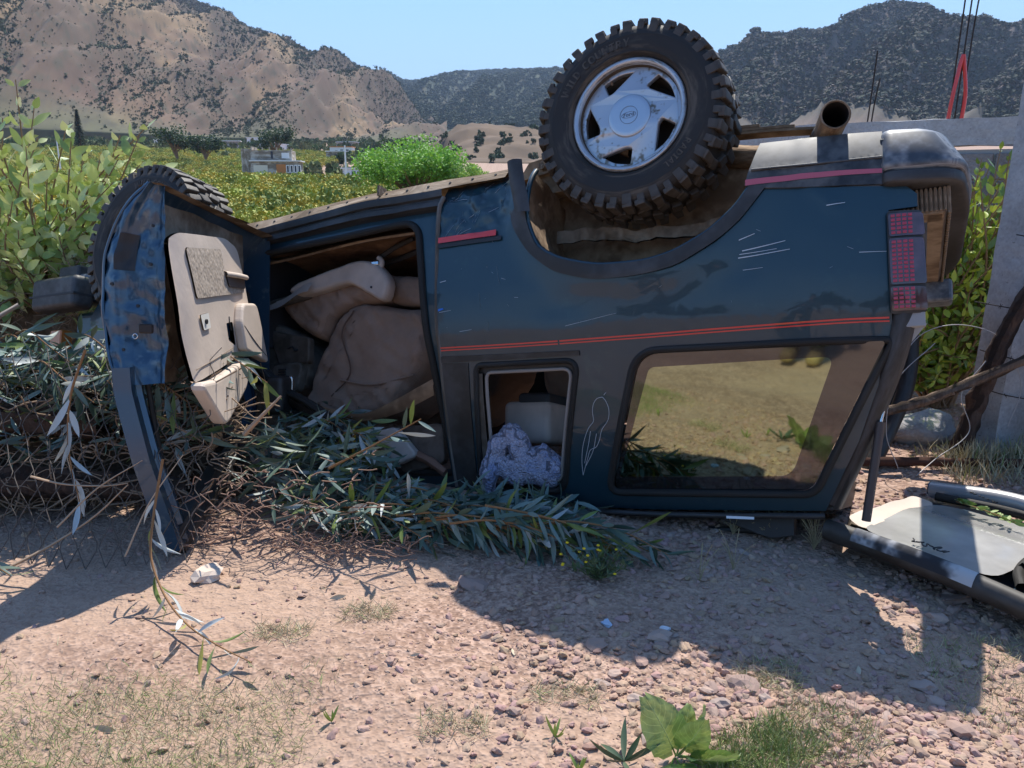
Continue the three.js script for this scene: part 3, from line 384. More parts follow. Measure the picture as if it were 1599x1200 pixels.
// stripes and scuffs
const stripe = (name, pts, w, m, o = .0025) => mesh(name, sheet([...pts.map(p => [p[0], p[1] - w / 2]), ...pts.slice().reverse().map(p => [p[0], p[1] + w / 2])], [], lift(zB, o), .0015, .05), m, car);
for (const [y, w] of [[1.053, .006], [1.064, .005]]) { stripe('red_pinstripe', [[.915, y + .001], [.342, y + .004]], w, M.red); stripe('red_pinstripe', [[.333, y + .004], [-.885, y - .009]], w, M.red); }
stripe('red_stripe', [[.918, .572], [.625, .570]], .026, M.red, .012); stripe('dark_stripe', [[.918, .597], [.60, .595]], .020, M.black, .008);
{
  const S = []; const line = (a, b, w = .0016) => (w *= .55, S).push(sheet([[a[0], a[1] - w], [b[0], b[1] - w * .6], [b[0], b[1] + w * .6], [a[0], a[1] + w]], [], lift(zB, .0022), .001, .04));
  for (const [a, b, w] of [[[-.40, .735], [-.455, .715], .003], [[-.41, .775], [-.56, .752], .0032], [[-.395, .80], [-.575, .785], .003], [[-.40, .787], [-.53, .778], .002], [[-.41, .845], [-.48, .842], .0015], [[.46, .52], [.475, .60]], [[.87, .76], [.9, .765], .003], [[.9, .90], [.84, .895]], [[-.80, .818], [-.885, .818], .002], [[.70, .83], [.69, .90]], [[.62, .72], [.60, .80]], [[.30, 1.0], [.08, .965], .001], [[.8, .99], [.74, .985]], [[.66, 1.0], [.655, .96]], [[-.7, .64], [-.76, .635], .003]]) line(a, b, w || .0014);
  for (let i = 0; i < 20; i++) { const x = rr(-.85, .9), y = rr(.62, 1.04); if (Math.hypot(x - AX, y - AY) < .52) continue; line([x, y], [x + rr(-.02, .02), y + rr(-.01, .01)], rr(.0005, .0012)); }
  for (let i = 0; i < 22; i++) { const x = rr(.6, .9), y = rr(.33, .58), a = rr(-1, 1); line([x, y], [x + .07 * a, y + rr(-.06, .06)], .001); }
  stuff(mesh('paint_scratches', merge(S), M.scratch, car));
  mesh('blue_paint_chip', sheet([[.905, .885], [.882, .882], [.876, .888], [.905, .895]], [], lift(zB, .003), .001), mat({ color: C(.02, .16, .6), roughness: .5 }), car);
  // feather-like doodle scratched into the pillar paint
  const fe = [[.172, 1.285], [.160, 1.300], [.150, 1.335], [.158, 1.375], [.190, 1.415], [.205, 1.455], [.225, 1.485], [.250, 1.495], [.268, 1.530], [.300, 1.600]], fe2 = [[.172, 1.285], [.195, 1.290], [.213, 1.310], [.222, 1.345], [.222, 1.380], [.245, 1.405], [.265, 1.44], [.285, 1.49], [.297, 1.55], [.300, 1.600]];
  const pth = p => new THREE.TubeGeometry(new THREE.CatmullRomCurve3(p.map(q => V(q[0], q[1], zB(...q) + .0015))), 50, .0012, 5); mesh('scratched_doodle', merge([pth(fe), pth(fe2), pth([[.24, 1.42], [.255, 1.47], [.285, 1.55]]), pth([[.215, 1.43], [.24, 1.50], [.28, 1.56]]), pth([[.165, 1.278], [.16, 1.272], [.155, 1.268]])]), mat({ color: C(.5, .52, .54), roughness: .8 }), car);
}
// ---- side windows
function ring(name, poly, r, off, m, parent = car) { const c = new THREE.CatmullRomCurve3(dens(poly, .03).map(p => V(p[0], p[1], zB(...p) + off)), true, 'catmullrom', .3); return mesh(name, new THREE.TubeGeometry(c, 200, r, 7, true), m, parent); }
const inset = (poly, k) => { let cx = 0, cy = 0; for (const p of poly) { cx += p[0] / poly.length; cy += p[1] / poly.length; } return poly.map(p => { const dx = p[0] - cx, dy = p[1] - cy, l = Math.hypot(dx, dy); return [p[0] - dx / l * k * (Math.abs(dx) / l + .8), p[1] - dy / l * k * (Math.abs(dy) / l + .8)]; }); };
{
  const w = grp('open_side_window', car); ring('rubber_seal', swOut, .013, .0, M.rubber, w); const s2 = roundPoly([[.702, 1.165], [.298, 1.165], [.412, 1.632], [.735, 1.640]], [.03, .045, .045, .03], 6); mesh('window_frame', sheet(swOut, [s2], lift(zB, -.022), .012, .04), M.trim, w); ring('inner_bead', s2, .008, -.016, mat({ color: C(.28, .24, .21), roughness: .8 }), w);
  mesh('runner', sheet([[.745, 1.17], [.715, 1.17], [.748, 1.63], [.778, 1.63]], [], lift(zB, -.004), .01), M.dash, w);
  const r = grp('rear_side_window', car); ring('rubber_seal', rwOut, .015, .002, M.rubber, r);
  const pane = inset(rwOut, .012), film = roundPoly([[-.03, 1.176], [-.705, 1.168], [-.535, 1.590], [.142, 1.604]], [.025, .04, .05, .012], 6);
  const zG = (x, y) => { const s = (.836 - .640) / (1.10 - 1.66); return .836 + s * (y - 1.10) - .004; };
  mesh('black_border', sheet(pane, [film], zG, .005, .3), mat({ color: C(.012, .010, .010), roughness: .06, clearcoat: 1, clearcoatRoughness: .03, ior: 1.75 }), r);
  mesh('tinted_glass', sheet(film, [], lift(zG, -.0006), .004, .3), mat({ color: C(.32, .37, .255), metalness: 1, roughness: .035, bumpMap: dtex(256, (u, v) => grey(tf(u, v, 2, 3, 91))), bumpScale: .0006 }), r);
}
// ---- sill, door frame, seals
{
  const sill = t => t; const xs = [.90, 2.16]; // rocker swept along x
  const rk = (name, pr, m, x0 = .90, x1 = 2.17, n = 40) => { const P = [], I = []; for (let i = 0; i <= n; i++) for (const [y, z] of pr) { const x = lerp(x0, x1, i / n), s = sstep(1.3, 2.15, x) * .045; P.push(x, y + s + .004 * ns(x * 5, y * 20, 2), z + .005 * ns(x * 6, y * 10, 3)); } const k = pr.length; for (let i = 0; i < n; i++) for (let j = 0; j < k - 1; j++) { const q = i * k + j; I.push(q, q + 1, q + k + 1, q, q + k + 1, q + k); } let g = new THREE.BufferGeometry(); g.setAttribute('position', new THREE.Float32BufferAttribute(P, 3)); g.setIndex(I); g = toCreasedNormals(g, .5); return mesh(name, boxUV(g), m, car); };
  rk('sill_flange', [[.285, .60], [.258, .70], [.252, .785], [.262, .808], [.318, .856]], M.dust, .60, 2.2);
  rk('rocker_panel', [[.319, .856], [.330, .859], [.352, .855], [.358, .842], [.366, .842], [.374, .855], [.398, .858], [.404, .838]], M.trim, .925, 2.17);
  rk('sill_step', [[.404, .838], [.420, .80], [.436, .79], [.442, .76]], M.black, .925, 2.17);
  for (let i = 0; i < 13; i++) { const x = .66 + i * .118, b = mesh('rivet', new THREE.CylinderGeometry(.006, .007, .008, 8), M.black, car); b.position.set(x, .290 + sstep(1.3, 2.15, x) * .045, .832); b.rotation.x = 2.28; }
  mesh('underside_bolt_plate', box(.012, .05, .06, 1.28, .275, .83), M.dust, car);
  const open = roundPoly([[2.10, .50], [1.06, .445], [.985, .97], [.94, 1.60], [1.40, 1.60], [1.90, 1.20], [2.07, 1.10]], [.10, .10, .3, .04, .05, .05, .2], 7);
  const zo = (x, y) => zB(x, y) - .035; const outl = [[2.18, .40], [.925, .36], [.925, 1.06], [.93, 1.69], [1.42, 1.66], [1.95, 1.25], [2.18, 1.13]];
  mesh('door_frame', sheet(outl, [open], zo, .03, .06), M.paint, car);
  const c = new THREE.CatmullRomCurve3(dens(open, .03).map(p => V(p[0], p[1], zo(...p) + .004)), true, 'catmullrom', .3); mesh('door_seal', new THREE.TubeGeometry(c, 220, .017, 7, true), M.rubber, car);
  mesh('door_jamb_edge', tube([[.915, .36, .852], [.93, .46, .868], [.918, .9, .876], [.915, 1.06, .846], [.922, 1.35, .755], [.93, 1.66, .64]], .011, 60, 6), M.dash, car);
  // brown sill plate and inner floor edge
  mesh('sill_trim_plate', (() => { const g = new THREE.BoxGeometry(.96, .012, .09, 20, 1, 3); displace(g, (x, y, z) => [x + 1.60, y + .455 + sstep(1.3, 2.1, x + 1.6) * .05 + z * .6, z + .735]); g.computeVertexNormals(); return boxUV(g); })(), mat({ color: C(.42, .26, .15), map: T_dirt, roughness: .8 }), car);
  mesh('carpet', (() => { const g = new THREE.PlaneGeometry(1.5, .62, 30, 14); displace(g, (x, y) => [x + 1.55, .46 + .03 * ns(x * 4, y * 4, 6) + .03 * sstep(.2, -.2, y), y + .42]); g.computeVertexNormals(); return boxUV(g); })(), mat({ color: C(.34, .20, .12), map: T_dirt, roughness: 1 }), car);
}
// ---- floor pan, far side, roof, firewall: the closed shell
{
  mesh('floor_pan', (() => { const g = new THREE.BoxGeometry(2.80, .03, 1.56, 60, 1, 30); displace(g, (x, y, z) => [x + .82, y + .395 - .06 * sstep(.2, .0, Math.abs(z)) * 0 + .012 * Math.sin(x * 14) * sstep(.7, .5, Math.abs(z)) + (Math.hypot(x + .82, 0) < .55 && Math.abs(z) > .42 ? .38 : 0), z]); g.computeVertexNormals(); return boxUV(g); })(), M.tan, car);
  const farWin = [roundPoly([[.74, 1.14], [.26, 1.14], [.40, 1.62], [.78, 1.62]], .05), roundPoly([[0, 1.12], [-.86, 1.12], [-.63, 1.60], [.18, 1.62]], .06), roundPoly([[1.98, 1.13], [1.0, 1.13], [.98, 1.56], [1.45, 1.55]], .05)];
  const archF = smoothPoly(archIn.slice(1), 20, false);
  const far = mesh('far_side_panel', sheet([[3.1, .42], [2.1, .30], [.56, .29], ...archF, [-.5, .55], [-.98, .6], [-.9, 1.08], [-.77, 1.42], [-.64, 1.62], [.05, 1.62], [1.35, 1.56], [2.05, 1.13], [3.1, 1.02]], farWin, (x, y) => -zB(x, y) * .99, .012, .12), M.paint, car);
  const fg = mat({ color: C(.35, .38, .36), transmission: 1, thickness: 0, roughness: .08 });
  const roofS = (name, m, o) => { const nx = 40, nz = 26, P = [], I = []; for (let i = 0; i <= nx; i++) for (let j = 0; j <= nz; j++) { const t = i / nx, s = j / nz, x = lerp(1.52, -.66, t), zz = lerp(.606, -.606, s); const crush = .10 * sstep(.2, -.6, zz) + .10 * sstep(.9, 1.5, x) * sstep(.6, -.3, zz); let y = 1.735 + .03 * (1 - (zz / .6) ** 2) - .05 * sstep(.8, 1.5, x) - crush - (.02 * sstep(-.4, -.66, x)); y += .02 * fbm(x * 3, zz * 3, 5, 3); P.push(x, y - o, zz); } for (let i = 0; i < nx; i++) for (let j = 0; j < nz; j++) { const q = i * (nz + 1) + j; I.push(q, q + 1, q + nz + 2, q, q + nz + 2, q + nz + 1); } const g = new THREE.BufferGeometry(); g.setAttribute('position', new THREE.Float32BufferAttribute(P, 3)); g.setIndex(I); g.computeVertexNormals(); return mesh(name, boxUV(g), m, car); };
  roofS('roof', M.paint, 0); roofS('headliner', mat({ color: C(.25, .2, .16), roughness: 1, map: T_dirt }), .035);
  mesh('drip_rail', tube([[.94, 1.735, .612], [.05, 1.752, .604], [-.64, 1.735, .60]], .013, 50, 6), M.trim, car);
  mesh('roof_rack_foot', extr([[-.20, 1.745], [-.52, 1.745], [-.52, 1.81], [-.44, 1.825], [-.36, 1.80]], .05, .006).translate(0, 0, .50), M.trim, car);
  mesh('roof_rack_rail', tube([[.85, 1.80, .50], [0, 1.812, .50], [-.5, 1.80, .50]], .014, 30, 7), M.trim, car); mesh('white_sticker', box(.105, .010, .004, -.335, 1.752, .616), mat({ color: C(.75, .75, .75), roughness: .6 }), car);
  mesh('firewall', sheet([[.78, .42], [.78, 1.12], [-.78, 1.12], [-.78, .42]], [], (x, y) => 2.22 + .03 * ns(x * 4, y * 4, 3), .03, .2).applyMatrix4(new THREE.Matrix4().set(0, 0, 1, 0, 0, 1, 0, 0, -1, 0, 0, 0, 0, 0, 0, 1)), M.black, car);
  mesh('rear_header', box(.06, .10, 1.14, -.66, 1.66, .02), M.trim, car);
  const dp = (s) => tube([[-.95, .7, .80 * s], [-.92, 1.08, .78 * s], [-.80, 1.4, .68 * s], [-.665, 1.68, .585 * s]], .04, 30, 8); mesh('rear_pillar', dp(1), M.trim, car); mesh('rear_pillar', dp(-.97), M.trim, car);
  mesh('rear_opening_seal', tube([[-.955, .70, .82], [-.925, 1.08, .80], [-.81, 1.4, .70], [-.675, 1.70, .60]], .016, 40, 7), M.rubber, car);
  // front clip: fender, inner structure, crushed hood (mostly hidden by the open door)
  mesh('front_fender', sheet([[2.2, .36], [2.2, 1.10], [2.6, 1.06], [3.35, .98], [3.42, .72], [3.30, .60], ...smoothPoly([[3.22, .50], [3.18, .66], [3.0, .80], [2.80, .82], [2.58, .74], [2.46, .58], [2.42, .36]], 22, false)], [], zB, .012, .07), M.paint, car);
  mesh('hood', (() => { const g = new THREE.PlaneGeometry(1.2, 1.5, 24, 24); displace(g, (x, y) => [x + 2.82, 1.06 + .05 * fbm(x * 3, y * 3, 4, 3) - .08 * sstep(.2, .6, x), y]); g.computeVertexNormals(); return boxUV(g); })(), M.paint, car);
  mesh('front_floor', box(1.0, .06, 1.2, 2.75, .48, 0), M.tan, car); mesh('engine_block', boxUV(box(.6, .42, .5, 2.75, .76, 0, .05, 3)), M.iron, car);
  const bump = grp('front_bumper', car); mesh('bumper_bar', boxUV(box(.16, .17, 1.7, 3.50, .53, 0, .04, 3)), M.clad, bump); mesh('bumper_end', boxUV(box(.42, .20, .14, 3.62, .575, .86, .035, 3)), mat({ color: C(.10, .105, .115), map: T_dirt, roughness: .55 }), bump); mesh('bumper_end', boxUV(box(.20, .10, .10, 3.60, .44, .80, .02, 2)), M.trim, bump); mesh('bumper_groove', box(.425, .012, .145, 3.62, .59, .86), M.black, bump);
  mesh('corner_lamp', boxUV(box(.11, .11, .08, 3.66, .84, .82, .012, 2)), mat({ color: C(.50, .16, .02), roughness: .3, clearcoat: .6 }), car); mesh('headlamp_panel', boxUV(box(.20, .30, 1.56, 3.50, .82, 0, .03, 2)), M.paint, car); mesh('grille_bracket', tube([[3.42, .48, .72], [3.2, .46, .74], [2.9, .47, .74]], .02, 10, 6), M.chrome, car);
}
// ---- underbody: frame rails, leaf springs, axle, exhaust, fuel tank
{
  for (const s of [1, -1]) { mesh('frame_rail', boxUV(tube([[3.1, .36, .42 * s], [2.0, .33, .44 * s], [.9, .32, .46 * s], [.45, .235, .46 * s], [-.1, .20, .46 * s], [-.40, .25, .46 * s], [-.58, .27, .46 * s]], .05, 50, 4)), M.tan, car);
    const sp = grp('leaf_spring', car); for (let i = 0; i < 4; i++) { const k = 1 - i * .2; mesh('leaf', (() => { const g = new THREE.BoxGeometry(1.36 * k, .011, .062, 40, 1, 1); displace(g, (x, y, z) => [x - .02, y + .175 - .013 * i + .10 * (x / .68) ** 2 * -1 * -.55, z + .56 * s]); g.computeVertexNormals(); return boxUV(g); })(), M.tan, sp); } mesh('shackle', box(.045, .13, .07, -.70, .26, .56 * s, .012), M.tan, sp); mesh('clamp', box(.13, .10, .08, .02, .16, .56 * s, .01), M.tan, sp);
    mesh('spring_bracket', extr([[.74, .30], [.42, .30], [.47, .17], [.55, .13], [.63, .14]], .05, .005).translate(0, 0, .53 * s - .025), M.tan, car); const bo = mesh('bracket_bolt', new THREE.CylinderGeometry(.018, .018, .05, 10), M.dust, car); bo.rotation.x = Math.PI / 2; bo.position.set(.55, .175, .53 * s + .04);
    mesh('shock_absorber', merge([tube([[-.13, .16, .40 * s], [-.30, .30, .30 * s]], .026, 4, 10), tube([[-.30, .30, .30 * s], [-.46, .43, .20 * s]], .018, 4, 10)]), M.dust, car); const e = mesh('shock_eye', new THREE.TorusGeometry(.026, .014, 8, 16), M.dust, car); e.position.set(-.13, .15, .42 * s); }
  const ax = grp('rear_axle', car); mesh('axle_tube', new THREE.CylinderGeometry(.04, .04, 1.46, 12).rotateX(Math.PI / 2).translate(.04, .16, 0), M.tan, ax); mesh('differential', displace(new THREE.SphereGeometry(.15, 20, 14), (x, y, z) => [x + .04, y + .16, z * .9 - .1]), M.tan, ax); for (const s of [1, -1]) mesh('brake_drum', new THREE.CylinderGeometry(.14, .14, .07, 24).rotateX(Math.PI / 2).translate(.04, .155, .68 * s), M.rimInner, ax);
  mesh('fuel_tank', boxUV(box(.8, .2, .4, 1.05, .30, -.15, .05, 3)), M.tan, car); mesh('gearbox_member', boxUV(box(.16, .07, 1.0, 1.6, .31, 0, .02)), M.tan, car);
  const ex = grp('exhaust_pipe', car); const c = new THREE.CatmullRomCurve3([V(.35, .20, .25), V(-.1, .14, .22), V(-.48, .20, .25), V(-.63, .245, .45), V(-.735, .294, .84)]); mesh('pipe', new THREE.TubeGeometry(c, 60, .052, 20), M.tan, ex); mesh('pipe_bore', new THREE.TubeGeometry(new THREE.CatmullRomCurve3([V(-.655, .256, .54), V(-.695, .274, .68), V(-.7352, .2941, .8408)]), 10, .047, 18), M.black, ex); const tip = mesh('pipe_rim', new THREE.TorusGeometry(.0495, .004, 8, 28), M.dust, ex); tip.position.set(-.735, .294, .841); tip.quaternion.setFromUnitVectors(V(0, 0, 1), c.getTangent(1)); mesh('muffler', displace(new THREE.CylinderGeometry(.1, .1, .55, 18).rotateZ(Math.PI / 2), (x, y, z) => [x + .75, y * .7 + .22, z + .25]), M.tan, ex);
}
// ---- rear cladding, bumper, tail lamp
{
  const zc = (x, y) => { const top = zB(x, .52) + .012; return y > .485 ? top : y > .47 ? top - (.485 - y) * .6 : top - .009 - (.47 - y) * .42 - (.47 - y) ** 2 * 1.2; };
  mesh('rear_cladding', toCreasedNormals(sheet([[-.425, .535], [-.445, .46], [-.470, .35], [-.60, .347], [-.70, .352], [-.882, .357], [-.884, .50], [-.882, .578], [-.72, .570], [-.50, .552]], [], zc, .014, .03), .6), M.clad2, car);
  mesh('faded_pink_stripe', sheet([[-.428, .515], [-.62, .512], [-.88, .522], [-.88, .538], [-.62, .533], [-.428, .537]], [], lift(zc, .0025), .0015, .03), M.pink, car);
  mesh('cladding_ridge', tube([[-.45, .480, zc(-.45, .486) + .002], [-.65, .482, zc(-.65, .486) + .003], [-.88, .480, zc(-.88, .486) + .002]], .005, 20, 6), M.clad2, car);
  const b = grp('rear_bumper', car);
  // plan outline (x rearward, z across) with rounded ends, extruded in y
  const plan = roundPoly([[-.895, .845], [-1.115, .80], [-1.15, .5], [-1.15, -.35], [-1.10, -.60], [-.955, -.645], [-.955, -.55], [-1.04, -.53], [-1.075, -.35], [-1.075, .5], [-1.06, .68], [-.895, .70]], [.02, .075, .3, .3, .075, .02, .02, .05, .1, .1, .05, .02], 6);
  const eg = new THREE.ExtrudeGeometry(new THREE.Shape(plan.map(p => new THREE.Vector2(p[0], -p[1]))), { depth: .125, bevelEnabled: true, bevelSize: .022, bevelThickness: .028, bevelSegments: 5, curveSegments: 8 }); eg.rotateX(-Math.PI / 2).translate(0, .385, 0); displace(eg, (x, y, z) => { const k = Math.max(0, .475 - y) * .62; return [x + k * sstep(-.95, -1.1, x), y, z - Math.sign(z) * k * sstep(.5, .75, Math.abs(z))]; }); eg.computeVertexNormals(); mesh('bumper_shell', boxUV(toCreasedNormals(eg, .7)), M.clad, b);
  const eg2 = new THREE.ExtrudeGeometry(new THREE.Shape(roundPoly([[-.90, .84], [-1.10, .79], [-1.135, .5], [-1.135, -.35], [-1.09, -.60], [-.96, -.64], [-.96, -.56], [-1.05, -.54], [-1.06, .70], [-.90, .72]], [.02, .07, .3, .3, .07, .02, .02, .04, .04, .02], 6).map(p => new THREE.Vector2(p[0] , -p[1]))), { depth: .03, bevelEnabled: true, bevelSize: .028, bevelThickness: .012, bevelSegments: 3 }); eg2.rotateX(-Math.PI / 2).translate(0, .545, 0); mesh('bumper_lip', boxUV(toCreasedNormals(eg2, .7)), M.trim, b);
  const pad = mat({ color: C(.34, .27, .20), map: T_dirt, roughness: .9 });
  mesh('step_pad', (() => { const g = new THREE.BoxGeometry(.05, .09, 1.3, 2, 2, 8); displace(g, (x, y, z) => [x - 1.06 + .02 * (y > 0 ? 1 : 0), y + .635, z + .1]); g.computeVertexNormals(); return boxUV(g); })(), pad, b);
  for (let i = 0; i < 38; i++) { const r = mesh('step_rib', box(.012, .10, .018, -1.082, .635, .76 - i * .0345, .005, 1), pad, b); r.rotation.z = .0; }
  mesh('step_pad', boxUV(box(.16, .09, .10, -.99, .635, .71, .01, 1)), pad, b); for (let i = 0; i < 10; i++) mesh('step_rib', box(.010, .085, .012, -.94 - i * .0145, .63, .766, .004, 1), pad, b);
  mesh('end_cap', boxUV(box(.035, .10, .02, -.893, .45, .80, .004)), M.black, b);
  // number-plate lamp block on far side of the bumper
  mesh('hitch_block', boxUV(box(.13, .11, .14, -1.06, .72, -.35, .02, 2)), M.clad, b);
  const t = grp('tail_light', car), zt = (x, y) => { const q = Math.max(0, -.93 - x); return zB(-.89, y) + .016 - 2.6 * q * q - .06 * Math.max(0, -.93 - x); };
  const seg = (y0, y1, m, nm) => mesh(nm, sheet(roundPoly([[-.893, y0], [-1.0, y0 + .004], [-1.004, y1], [-.895, y1]], .010, 3), [], zt, .05, .03), m, t);
  const lensMat = mat({ color: C(.13, .075, .095), roughness: .16, clearcoat: 1, clearcoatRoughness: .08, map: T_dirt });
  seg(.690, .772, lensMat, 'lens'); seg(.778, .938, lensMat, 'lens'); seg(.944, 1.026, lensMat, 'lens'); mesh('lamp_housing', sheet(roundPoly([[-.889, .680], [-.996, .684], [-1.0, 1.034], [-.890, 1.034]], .012, 3), [], lift(zt, -.006), .06, .04), M.trim, t);
  const cell = mat({ color: C(.40, .012, .03), roughness: .2, clearcoat: 1 });
  for (const [y0, n] of [[.700, 5], [.792, 10], [.954, 5]]) for (let r = 0; r < n; r++) for (let k = 0; k < 4; k++) { const x = -.908 - k * .0175, y = y0 + r * .0148; const q = mesh('reflector_cell', box(.0135, .0105, .004, 0, 0, 0, .002, 1), cell, t); q.position.set(x, y, zt(x, y) + .001); q.rotation.y = Math.atan(5.2 * Math.max(0, -.93 - x) + (x < -.93 ? .06 : 0)) * -1; }
  mesh('lamp_bracket', box(.09, .05, .03, -.95, 1.055, .80, .004), mat({ color: C(.30, .29, .28), roughness: .7 }), car); mesh('corner_panel', sheet([[-.895, 1.04], [-1.0, 1.06], [-.93, 1.15], [-.90, 1.19]], [], (x, y) => zB(-.89, y) - .01 - .5 * Math.max(0, -.9 - x), .01), mat({ color: C(.33, .31, .29), roughness: .7 }), car);
}
// ---- wheels
const font = await new FontLoader().loadAsync('fonts/droid/droid_sans_bold.typeface.json'), fontS = await new FontLoader().loadAsync('fonts/droid/droid_serif_bold.typeface.json');
function makeWheel(detail) { // local: z = axle, outer face at +z
  const w = new THREE.Group(); w.name = 'wheel'; const R = .372, hw = .125;
  const tp = [[.228, -.10], [.236, -.112], [.255, -.126], [.30, -.136], [.338, -.132], [.362, -.118], [.372, -.095], [.374, 0], [.372, .095], [.362, .118], [.338, .132], [.322, .1345], [.318, .137], [.312, .1345], [.285, .136], [.262, .130], [.255, .127], [.252, .130], [.248, .123], [.238, .112], [.231, .10], [.226, .085]];
  mesh('tyre', displace(new THREE.LatheGeometry(tp.map(p => new THREE.Vector2(p[0], p[1])), 96).rotateX(Math.PI / 2), (x, y, z) => { const a = Math.atan2(y, x), r = Math.hypot(x, y), k = 1 + .004 * ns(Math.cos(a) * 6, Math.sin(a) * 6, z * 12); return [x * k, y * k, z + .003 * ns(x * 14, y * 14, 2)]; }), detail ? M.tyre : M.tyre, w);
  // tread blocks
  const n = 40, sh = [0, 1].map(v => { const g = new RoundedBoxGeometry(.040, .026, .066, 1, .005); displace(g, (x, y, z) => [x * (z > 0 ? 1 : .8) + (v ? .004 : -.004) * z / .03, y * (z > .0 ? .9 : 1) - (z > .02 ? .007 : 0), z]); g.computeVertexNormals(); return boxUV(g); }), sid = (() => { const g = new RoundedBoxGeometry(.036, .048, .012, 1, .003); return boxUV(g); })(), ce = [0, 1].map(v => { const g = new RoundedBoxGeometry(.044, .024, .052, 1, .005); displace(g, (x, y, z) => [x + (v ? .35 : -.35) * z, y, z]); g.computeVertexNormals(); return boxUV(g); });
  const put = (g, a, r, z, ry = 0, nm = 'tread_block') => { const m = mesh(nm, g, M.tread, w); m.position.set(Math.cos(a) * r, Math.sin(a) * r, z); m.rotation.set(0, 0, a - Math.PI / 2); if (ry) m.rotateY(ry); m.scale.set(rr(.93, 1.07), rr(.9, 1.08), rr(.94, 1.06)); return m; };
  for (let i = 0; i < n; i++) { const a = i / n * Math.PI * 2; put(sh[i % 2], a, .381, .098, .12); put(sh[(i + 1) % 2], a + .06, .381, -.098, -.12); if (i % 2 === 0) put(sid, a, .352, .1275); else put(sid, a, .358, .125).scale.set(.8, .75, 1); }
  for (let i = 0; i < 30; i++) { const a = i / 30 * Math.PI * 2; put(ce[0], a, .382, .034, .5); put(ce[1], a + .1, .382, -.034, -.5); }
  // embossed sidewall lettering
  const word = (txt, a0, size, r, f = font) => { let a = a0; const G = []; for (const ch of txt) { if (ch === ' ') { a -= size * .6 / r; continue; } const g = new TextGeometry(ch, { font: f, size, depth: .003, curveSegments: 3 }); g.computeBoundingBox(); const wd = g.boundingBox.max.x - g.boundingBox.min.x; a -= (wd / 2 + .002) / r; g.translate(-(g.boundingBox.min.x + wd / 2), -size / 2, 0); g.rotateZ(a - Math.PI / 2).translate(Math.cos(a) * r, Math.sin(a) * r, .1335); G.push(ni(g)); a -= (wd / 2 + .002) / r; } mesh('raised_lettering', merge(G), M.tyre, w); };
  if (detail) { word('WILD COUNTRY', 2.75, .034, .290); word('RADIAL', -.55, .026, .290); }
  // alloy rim: barrel, lip and five-spoke face
  mesh('rim_barrel', new THREE.LatheGeometry([[.186, .10], [.180, .07], [.168, .05], [.163, -.02], [.170, -.09], [.195, -.105]].map(p => new THREE.Vector2(...p)), 72).rotateX(Math.PI / 2), M.rimInner, w);
  mesh('rim_lip', new THREE.LatheGeometry([[.186, .088], [.186, .106], [.190, .116], [.198, .120], [.206, .118], [.208, .108], [.204, .098]].map(p => new THREE.Vector2(...p)), 96).rotateX(Math.PI / 2), M.alloy, w);
  const pol = (r, d) => [Math.cos(d * rad) * r, Math.sin(d * rad) * r]; const holes = []; const disc = []; for (let i = 0; i < 120; i++) disc.push(pol(.187, i * 3));
  for (let k = 0; k < 5; k++) { const o = k * 72 - 0; const arc = []; for (let d = 12; d <= 54; d += 3) arc.push(pol(.178, d + o)); const H = roundPoly([pol(.172, 10 + o), pol(.178, 32 + o), pol(.178, 55 + o), pol(.118, 62 + o), pol(.108, 50 + o)], [.006, .05, .012, .014, .016], 6); holes.push(H); }
  const face = extr(disc, .016, .006, holes, 3); mesh('rim_face', boxUV(toCreasedNormals(displace(face, (x, y, z) => { const r = Math.hypot(x, y); return [x, y, z + .062 + .026 * sstep(.19, .06, r)]; }), .5)), M.alloy, w);
  mesh('rim_back', new THREE.CylinderGeometry(.165, .165, .01, 40).rotateX(Math.PI / 2).translate(0, 0, -.03), M.iron, w);
  const cap = mesh('hub_cap', new THREE.LatheGeometry([[0, .108], [.06, .107], [.074, .105], [.0775, .100], [.078, .08]].map(p => new THREE.Vector2(...p)), 64).rotateX(Math.PI / 2), mat({ color: C(.50, .53, .57), metalness: .85, roughness: .42 }), w);
  if (detail) { const dk = mat({ color: C(.16, .17, .19), roughness: .5, metalness: .6 }); mesh('emblem_ring', new THREE.TorusGeometry(.032, .0007, 6, 60).translate(0, 0, .1085), dk, w); mesh('emblem_oval', new THREE.TorusGeometry(.026, .0008, 6, 60).scale(1, .42, 1).rotateZ(.06).translate(0, 0, .1085), dk, w); const g = new TextGeometry('Ford', { font: fontS, size: .0125, depth: .0008, curveSegments: 4 }); g.computeBoundingBox(); g.translate(-g.boundingBox.max.x / 2, -.0055, 0); g.applyMatrix4(new THREE.Matrix4().makeShear(0, 0, .25, 0, 0, 0)); mesh('emblem_script', g.rotateZ(.06).translate(0, 0, .1082), dk, w); }
  for (const q of w.children) if (/^(rim|hub|emblem)/.test(q.name)) q.geometry.scale(1.125, 1.125, 1);
  mesh('valve', new THREE.CylinderGeometry(.005, .006, .02, 8).rotateX(1.2).translate(-.085, .170, .07), M.dust, w);
  mesh('brake_backing', new THREE.TorusGeometry(.11, .02, 8, 30, 4.4).translate(0, 0, -.01), M.tan, w);
  return w;
}
M.tyre = mat({ color: C(.085, .076, .068), map: dtex(1024, (u, v) => { const a = tf(u, v, 8, 5, 95), b = tf(u, v, 40, 3, 96); return mixc([.50, .48, .46], [1, .95, .88], sstep(.45, .72, a * .7 + b * .3)); }, true), roughness: .72, bumpMap: T_bump, bumpScale: .002 });
M.tread = mat({ color: C(.095, .085, .075), map: T_dirt, roughness: .62, bumpMap: T_bump, bumpScale: .003 });
const rw = makeWheel(true); car.add(rw); rw.position.set(.0386, .146, .745); rw.scale.setScalar(1.025); rw.rotation.z = Math.PI;
